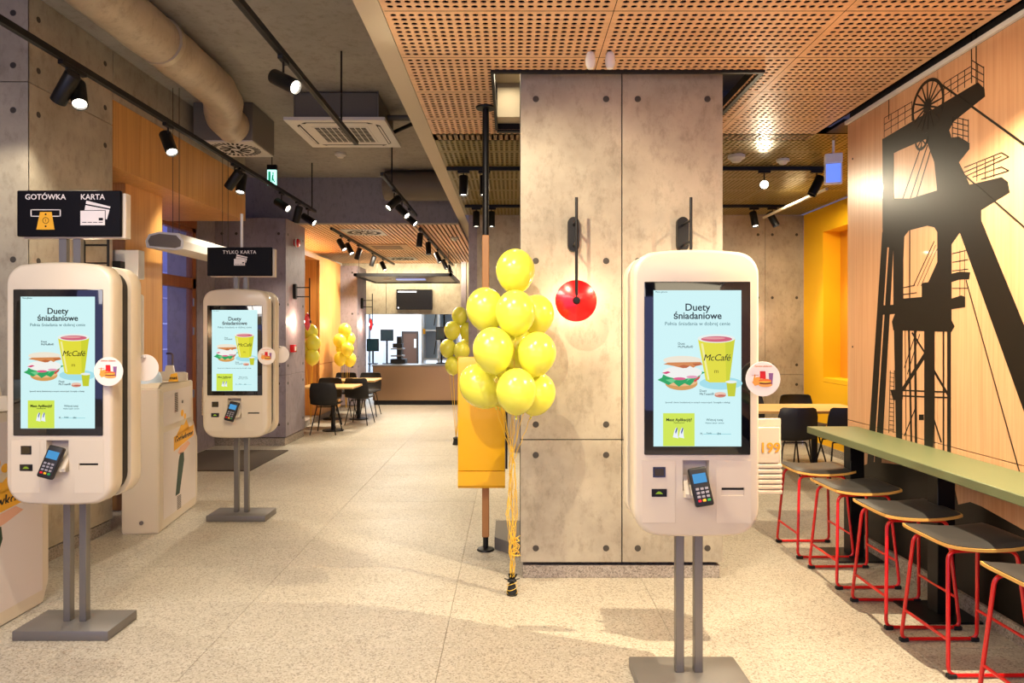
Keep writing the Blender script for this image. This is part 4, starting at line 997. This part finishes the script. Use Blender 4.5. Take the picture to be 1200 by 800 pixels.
t = thing('balloon_ribbons', 'tangled yellow ribbons hanging from the big balloon bunch to its weight', 'ribbon', (0, 4.2, 0))
wt = Vector((0.0, 0, 0.13))
for i, k in enumerate(knots):
    a = k-Vector((0, 4.2, 0)); mid = Vector((0.0+0.018*math.sin(i*2.1), 0.01*math.cos(i*3.3), 0.80))
    pts = [a, a.lerp(mid, 0.5)+Vector((0, 0, 0.0)), mid, Vector((0.035*math.sin(i*1.9), 0.015*math.cos(i), 0.50)), Vector((0.02*math.cos(i*2.7), 0.02*math.sin(i*1.3), 0.30)), wt+Vector((0.012*math.cos(i), 0.012*math.sin(i), -0.02))]
    q = []
    for j in range(len(pts)-1):
        for s in range(5): q.append(pts[j].lerp(pts[j+1], s/5)+Vector((0.004*math.sin(j*5+s*2+i), 0.003*math.cos(s*2+i), 0)))
    q.append(pts[-1]); tube('ribbon', M_rib, q, 0.0022, t, 5)
random.seed(3)
for i in range(6):
    q = [Vector((0.02+0.035*random.uniform(-1, 1), 0.02*random.uniform(-1, 1), 0.22+0.03*k*0.5+0.02*random.random())) for k in range(9)]
    tube('curl', M_rib, fillet(q, 0.02, 3), 0.0022, t, 5)
t = thing('balloon_weight', 'black foil balloon weight wound with yellow ribbon on the floor', 'weight', (0, 4.2, 0))
lathe('body', M_rubber, [(0, 0), (0.033, 0), (0.034, 0.01), (0.022, 0.06), (0.014, 0.075), (0.03, 0.085), (0.018, 0.10), (0, 0.10)], t, 16)
bm = NB()
for i in range(12):
    a = i*PI/6; b = 0.3+0.5*(i % 3)
    d = Vector((math.cos(a)*math.cos(b), math.sin(a)*math.cos(b), math.sin(b))); p = Vector((0, 0, 0.085)); s = d.cross(Vector((0, 0, 1))).normalized()*0.012
    v = [bm.verts.new(p+s), bm.verts.new(p-s), bm.verts.new(p+d*0.05-s*0.8), bm.verts.new(p+d*0.05+s*0.8)]; bm.faces.new(v)
finish('foil_tuft', bm, M_rubber, t)
bm = NB()
for k in range(3): atube(bm, [(0.032*math.cos(a*PI/8), 0.032*math.sin(a*PI/8), 0.02+0.025*k+0.012*math.sin(a*PI/8+k)) for a in range(16)], 0.002, 4, True)
finish('wound_ribbon', bm, M_rib, t, 40)
# second bunch, behind the yellow box
G2 = 'yellow balloons of the bunch behind the yellow box'
kn2 = []
for px, py, Y, r, lab in ((539, 370, 9.9, 0.118, 'top'), (530, 387, 9.8, 0.118, 'upper left'), (548, 388, 9.9, 0.118, 'upper right'), (525, 408, 9.8, 0.118, 'middle left'), (541, 411, 9.7, 0.118, 'middle right'), (531, 428, 9.75, 0.118, 'lowest'), (549, 404, 10.1, 0.118, 'rear right')):
    p = P(px, py, Y); balloon('yellow balloon, '+lab+' one of the bunch behind the yellow box', p, r, (0, 0), G2); kn2.append(p-Vector((0, 0, r*1.28)))
def small_bunch_ribbons(label, kn, base):
    t = thing('balloon_ribbons', label, 'ribbon', base)
    for k in kn:
        a = k-Vector(base); tube('ribbon', M_rib, [a, a*0.5+Vector((0, 0, a.z*0.05)), Vector((0, 0, 0.08))], 0.003, t, 4)
small_bunch_ribbons('yellow ribbons of the bunch behind the yellow box', kn2, (-0.80, 9.75, 0))
tag(lathe('balloon_weight', M_rubber, [(0, 0), (0.05, 0), (0.035, 0.07), (0.045, 0.10), (0, 0.12)], None, 12, loc=(-0.80, 9.75, 0)), 'black balloon weight of the bunch behind the yellow box', 'weight')
G3 = 'yellow balloons of the far bunch by the far pillar'; kn3 = []
for px, py, Y, r, lab in ((404, 387, 12.9, 0.12, 'top'), (398, 399, 12.8, 0.12, 'upper left'), (409, 397, 13.0, 0.12, 'upper right'), (407, 409, 12.7, 0.12, 'middle'), (399, 420, 12.8, 0.12, 'lower left'), (410, 421, 12.9, 0.12, 'lower right'), (401, 409, 13.1, 0.12, 'rear')):
    p = P(px, py, Y); balloon('yellow balloon, '+lab+' one of the far bunch before the far pillar', p, r, (0, 0), G3); kn3.append(p-Vector((0, 0, r*1.28)))
small_bunch_ribbons('yellow ribbons of the far bunch before the far pillar', kn3, (-3.3, 13.6, 0))
G4 = 'yellow balloons of the bunch half hidden by the alarm pillar'; kn4 = []
for px, py, Y, r, lab in ((364, 389, 11.2, 0.12, 'top'), (367, 402, 11.1, 0.12, 'middle'), (366, 418, 11.1, 0.12, 'lowest'), (358, 408, 11.3, 0.12, 'rear')):
    p = P(px, py, Y); balloon('yellow balloon, '+lab+' one of the bunch half hidden by the alarm pillar', p, r, (0, 0), G4); kn4.append(p-Vector((0, 0, r*1.28)))
small_bunch_ribbons('yellow ribbons of the bunch half hidden by the alarm pillar', kn4, (-3.3, 11.2, 0))

# ================================================================ counter and stools
t = thing('bar_counter', 'long green-topped bar counter along the mural wall', 'counter', (2.44, 0, 0))
box('counter_top', M_green, -0.19, 0.188, 0.9, 5.21, 0.845, 0.895, t, 0.004)
for y in (4.93, 3.93, 2.93, 1.93):
    lg = box('pedestal', M_black, -0.02, 0.08, y-0.05, y+0.05, 0.012, 0.845, t, 0.003); box('foot_plate', M_black, -0.16, 0.165, y-0.16, y+0.16, 0.0, 0.012, lg, 0.002)
box('under_rail', M_black, 0.0, 0.06, 1.0, 5.1, 0.80, 0.845, t)
def make_stool():
    t = thing('bar_stool', 'x', 'stool', (0, 0, 0), 0, 'red wire bar stools with charcoal cushions')
    R = 0.0095
    for s in (-1, 1):   # near and far sled frames
        y = 0.19*s; yt = 0.135*s
        pts = fillet([(0.0, yt, 0.578), (-0.165, yt, 0.575), (-0.20, y, 0.012), (0.20, y, 0.012), (0.165, yt, 0.575), (0.0, yt, 0.578)], 0.045, 6)
        tube('sled_frame', M_red, pts, R, t, 10)
        for x in (-0.185, 0.185): bm = NB(); abox(bm, x-0.022, x+0.022, y-0.013, y+0.013, 0.0, 0.022, 0.004); finish('glide', bm, M_rubber, t)
    for x in (-1, 1): tube('footrest', M_red, [(x*0.188, -0.175, 0.17), (x*0.188, 0.175, 0.17)], 0.008, t, 8)
    for x in (-0.12, 0.12): tube('seat_bar', M_red, [(x, -0.135, 0.575), (x, 0.135, 0.575)], 0.008, t, 8)
    def seat(z, th, ix, iy, m, nm, bulge):
        bm = NB(); nx, ny = 16, 12; top = []; bot = []
        for i in range(nx+1):
            ra = []; rb = []
            for j in range(ny+1):
                u = -1+2*i/nx; v = -1+2*j/ny
                # squircle footprint
                U = u*math.sqrt(1-0.10*v**6*u*u); V = v*math.sqrt(1-0.10*u**6*v*v)
                x = 0.012+U*(0.222-ix); y = V*(0.190-iy); cz = 0.022*(u*u)-0.018*max(0, -v)**2*0
                e = (1-u**6)*(1-v**6)
                ra.append(bm.verts.new((x, y, z+cz+bulge*e))); rb.append(bm.verts.new((x, y, z+cz-th)))
            top.append(ra); bot.append(rb)
        for i in range(nx):
            for j in range(ny):
                bm.faces.new((top[i][j], top[i+1][j], top[i+1][j+1], top[i][j+1])); bm.faces.new((bot[i][j], bot[i][j+1], bot[i+1][j+1], bot[i+1][j]))
        for i in range(nx):
            bm.faces.new((top[i][0], bot[i][0], bot[i+1][0], top[i+1][0])); bm.faces.new((top[i][ny], top[i+1][ny], bot[i+1][ny], bot[i][ny]))
        for j in range(ny):
            bm.faces.new((top[0][j], top[0][j+1], bot[0][j+1], bot[0][j])); bm.faces.new((top[nx][j], bot[nx][j], bot[nx][j+1], top[nx][j+1]))
        finish(nm, bm, m, t, 50)
    seat(0.600, 0.014, 0.0, 0.0, M_edge, 'seat', 0.0); seat(0.603, 0.004, 0.008, 0.008, M_cush, 'cushion', 0.020)
    return t
st = make_stool()
for i, (y, lab) in enumerate(((5.055, 'farthest from the camera at the counter end'), (4.48, 'second from the counter end'), (3.90, 'third from the counter end'), (3.38, 'fourth from the counter end'), (2.79, 'nearest, cut off at the bottom corner'))):
    o = st if i == 0 else dup(st, '', (0, 0, 0)); o.location = (2.235, y, 0); o.rotation_euler = (0, 0, (0.0, 0.02, -0.01, 0.01, 0.0)[i]); o['label'] = 'red-framed bar stool with charcoal cushion, '+lab

# ================================================================ chairs and tables
def make_chair():
    t = thing('shell_chair', 'x', 'chair', (0, 0, 0), 0, 'black shell chairs at the dining tables')
    # faces -y (back at +y)
    bm = NB(); prof = [(-0.22, 0.44), (-0.20, 0.455), (-0.05, 0.445), (0.10, 0.44), (0.17, 0.455), (0.205, 0.50), (0.225, 0.60), (0.245, 0.72), (0.252, 0.80), (0.25, 0.815)]
    hw = [0.19, 0.21, 0.22, 0.215, 0.21, 0.21, 0.215, 0.21, 0.19, 0.16]; n = 8; th = 0.012; rows = []
    for (y, z), w in zip(prof, hw):
        r1 = []; 
        for k in range(n+1):
            u = -1+2*k/n; lift = 0.03*u*u if z < 0.5 else 0; fwd = -0.035*u*u if z >= 0.5 else 0
            r1.append(bm.verts.new((u*w, y+fwd, z+lift)))
        rows.append(r1)
    for a, b in zip(rows, rows[1:]):
        for k in range(n): bm.faces.new((a[k], a[k+1], b[k+1], b[k]))
    bmesh.ops.recalc_face_normals(bm, faces=bm.faces); bmesh.ops.solidify(bm, geom=bm.faces[:], thickness=th)
    finish('shell', bm, M_blackp, t, 50)
    for x in (-1, 1):
        for y, yy in ((-0.12, -0.21), (0.12, 0.22)): tube('leg', M_black, [(x*0.12, y, 0.43), (x*0.20, yy, 0.0)], 0.009, t, 8)
    for y in (-0.12, 0.12): tube('seat_bar', M_black, [(-0.12, y, 0.43), (0.12, y, 0.43)], 0.008, t, 8)
    return t
ch = make_chair(); cu = [False]
def chair(label, x, y, rz):
    if not cu[0]: o = ch; cu[0] = True
    else: o = dup(ch, '', (0, 0, 0))
    o['label'] = label; o.location = (x, y, 0); o.rotation_euler = (0, 0, rz); return o
def make_table(label, x, y, w, d, z=0.735, ped=(0,)):
    t = thing('dining_table', label, 'table', (x, y, 0), 0, 'wooden-topped dining tables on black pedestals')
    box('table_top', M_table, -w/2, w/2, -d/2, d/2, z-0.03, z, t, 0.003)
    for p in ped:
        cyl('pedestal', M_black, (p, 0, 0.012), (p, 0, z-0.03), 0.035, t, 14); lathe('foot_disc', M_black, [(0, 0.014), (0.17, 0.012), (0.175, 0), (0, 0)], t, 24, loc=(p, 0, 0))
    return t
make_table('wooden dining table nearest the alarm pillar', -2.95, 11.15, 0.86, 0.70, ped=(0.03,))
make_table('wooden dining table beside the stainless counter', -2.95, 12.6, 0.96, 0.70, ped=(-0.36, 0.12))
chair('black shell chair cut by the alarm pillar, near side of the first table', -2.95, 10.86, PI); chair('black shell chair on the far side of the first table', -3.15, 11.62, 0)
chair('black shell chair on the near side of the second table', -2.66, 11.95, PI-0.1); chair('black shell chair on the far side of the second table, left', -3.24, 13.12, 0)
chair('black shell chair on the far side of the second table, right', -2.76, 13.12, 0.0)
make_table('long wooden table in the yellow alcove', 3.25, 7.95, 1.5, 0.76, ped=(0.27, -0.5))
chair('black shell chair with its back to the camera, left in the yellow alcove', 3.02, 7.42, PI); chair('black shell chair with its back to the camera, right in the yellow alcove', 3.55, 7.42, PI)
chair('black shell chair against the back wall of the alcove, right', 3.62, 8.5, 0); chair('black shell chair against the back wall of the alcove, left', 3.0, 8.5, 0)

# ================================================================ far counter and kitchen
t = thing('service_counter', 'brushed stainless service counter at the end of the hall', 'counter', (-2.0, 15.0, 0))
box('front_panel', M_stain, -1.06, 0.95, 0.0, 0.65, 0.10, 0.85, t, 0.004); box('toe_kick', M_black, -1.04, 0.93, 0.03, 0.6, 0, 0.10, t); box('worktop', M_steel, -1.08, 0.97, -0.02, 0.68, 0.85, 0.88, t, 0.004)
t = thing('hanging_light_frame', 'black flat frame hung above the stainless counter', 'canopy', (-2.13, 13.4, 2.70))
bm = NB()
for q in ((-0.98, 0.95, 0.0, 0.06), (-0.98, 0.95, 2.0, 2.06), (-0.98, -0.92, 0, 2.06), (0.89, 0.95, 0, 2.06)): abox(bm, q[0], q[1], q[2], q[3], 0, 0.06)
finish('frame', bm, M_black, t); box('panel', mat('canopy_panel', '6b5d4c', 0.3), -0.92, 0.89, 0.06, 2.0, 0.02, 0.03, t); box('light_bar', mat('cool_strip', '9aa8e0', 0.4, emit=0.8), -0.30, 0.30, 0.9, 1.1, 0.0, 0.02, t)
lathe('light_disc', M_acw, [(0, -0.01), (0.09, -0.005), (0.1, 0.02)], t, 16, loc=(-0.5, 1.0, 0))
for x in (-0.9, 0.87):
    for y in (0.1, 1.95): cyl('hanger_wire', M_wire, (x, y, 0.06), (x, y, 0.515), 0.005, t, 6)
t = thing('menu_screen', 'black menu screen on the concrete wall over the counter', 'screen', (-2.28, 15.97, 2.36))
box('panel', mat('tv_black', '06070c', 0.35), -0.42, 0.42, -0.05, 0.028, -0.235, 0.235, t, 0.008); box('title_bar', mat('tv_white', 'e8ecff', 0.5, emit=1.0), -0.385, 0.05, -0.0515, -0.05, 0.165, 0.195, t); prism('dot', mat('tv_white', 'e8ecff', 0.5, emit=1.0), ell(-0.37, -0.19, 0.018, 0.018, 10), FXZ, -0.0515, -0.05, t)
t = thing('kitchen_door', 'dark brown door open in the bright white kitchen wall', 'door', (-3.1, 19.55, 0)); box('door_leaf', mat('dark_brown', '3a2c22', 0.5), -0.30, 0.42, -0.02, 0.03, 0, 1.62, t); box('door_panel', mat('rust_brown', '5a3c2c', 0.5), 0.0, 0.36, -0.03, -0.02, 0.1, 1.55, t); box('door_sign', M_whitew, 0.30, 0.36, -0.035, -0.03, 1.15, 1.4, t)
def monitor(label, x, y, z, w, h, stand=True, rz=0.0):
    t = thing('order_monitor', label, 'monitor', (x, y, z), rz, 'kitchen order monitors')
    box('bezel', M_blackp, -w/2, w/2, -0.03, 0.03, 0, h, t, 0.006); box('screen_face', mat('monitor_face', '26424a', 0.2, emit=0.3), -w/2+0.02, w/2-0.02, -0.032, -0.03, 0.02, h-0.02, t)
    if stand: cyl('stand', M_black, (0, 0.02, -z+0.88 if z > 0.9 else -0.2), (0, 0.02, 0.02), 0.02, t, 10); box('foot', M_black, -0.1, 0.1, -0.06, 0.1, -z+0.88 if z > 0.9 else -0.2, (-z+0.88 if z > 0.9 else -0.2)+0.02, t)
    return t
monitor('dark order monitor at the left end of the service counter', -3.13, 15.35, 1.17, 0.27, 0.28)
monitor('turned order monitor above the register in the kitchen opening', -2.83, 15.45, 1.40, 0.29, 0.26, rz=0.2)
t = thing('cash_register', 'black and steel cash register with trays on the service counter', 'register', (-2.62, 15.75, 0.88))
box('drawer', M_blackp, -0.17, 0.17, -0.1, 0.25, 0, 0.10, t, 0.005); box('tray', M_steel, -0.16, 0.12, -0.12, 0.2, 0.16, 0.19, t, 0.003); box('tray', M_steel, -0.16, 0.12, -0.12, 0.2, 0.32, 0.35, t, 0.003); box('column', M_blackp, -0.04, 0.06, 0.0, 0.1, 0.1, 0.62, t, 0.004); box('printer', M_blackp, -0.12, 0.1, -0.08, 0.12, 0.36, 0.46, t, 0.005)
t = thing('kitchen_shelving', 'white and steel pass-through shelving on the right of the kitchen', 'shelf', (-1.80, 16.9, 0))
for x in (-0.42, -0.02, 0.45): box('upright', M_kwhite, x-0.03, x+0.03, 0, 0.5, 0, 2.5, t, 0.003)
for z in (0.9, 1.62, 2.45): box('shelf_board', M_kwhite, -0.42, 0.45, 0, 0.5, z, z+0.04, t, 0.003)
box('back_board', mat('pale_blue', 'bcd0e4', 0.5), -0.42, 0.45, 0.5, 0.52, 0.9, 2.5, t)
for z, lab in ((0.94, 'lower'), (1.66, 'upper')):
    t = thing('warming_unit', 'steel warming lamp unit on the '+lab+' kitchen shelf', 'appliance', (-1.70, 17.1, z), 0, 'steel warming units in the kitchen')
    cyl('stem', M_black, (0, 0, 0), (0, 0, 0.42), 0.02, t, 8); box('hood', M_steel, -0.17, 0.17, -0.14, 0.14, 0.42, 0.50, t, 0.02, 2); box('foot', M_steel, -0.15, 0.15, -0.12, 0.12, 0, 0.02, t); cyl('cable', M_black, (-0.25, 0, 0.1), (-0.2, 0, 0.45), 0.01, t, 6)
monitor('tilted dark monitor on the right of the kitchen opening', -1.62, 15.6, 1.42, 0.24, 0.30, rz=-0.3)
t = thing('kitchen_cabinet', 'tall white cabinet at the back left of the kitchen', 'cabinet', (-3.55, 19.2, 0)); box('body', M_kwhite, -0.4, 0.4, -0.2, 0.3, 0, 2.6, t, 0.01); box('door', mat('cabinet_door_white', 'd8e0ee', 0.4), -0.38, -0.01, -0.22, -0.2, 0.1, 2.5, t, 0.004); box('door', mat('cabinet_door_white', 'd8e0ee', 0.4), 0.01, 0.38, -0.22, -0.2, 0.1, 2.5, t, 0.004)
tag(box('yellow_tag', M_signy, -2.20, -2.14, 16.86, 16.88, 1.55, 1.68), 'small yellow tag on the kitchen shelving upright', 'tag')
# ceiling inlets on the slatted ceiling
t = thing('ceiling_vent', 'square plate with round swirl vent on the slatted ceiling', 'vent', (-2.38, 11.0, 3.205)); box('plate', M_acw, -0.32, 0.32, -0.32, 0.32, 0, 0.01, t); swirl(t, 0.27, -0.002)
t = thing('ceiling_cassette', 'tan cassette inlet flush in the slatted ceiling', 'air conditioner', (-2.35, 12.9, 3.20)); box('plate', mat('tan_plate', 'b09068', 0.5), -0.42, 0.42, -0.42, 0.42, 0, 0.015, t); box('intake', mat('brown_grille', '6a5236', 0.6), -0.27, 0.27, -0.27, 0.27, -0.004, 0, t)
t = thing('ceiling_vent', 'smaller swirl vent farther along the slatted ceiling', 'vent', (-2.4, 15.0, 3.205)); box('plate', M_acw, -0.3, 0.3, -0.3, 0.3, 0, 0.01, t); swirl(t, 0.25, -0.002)
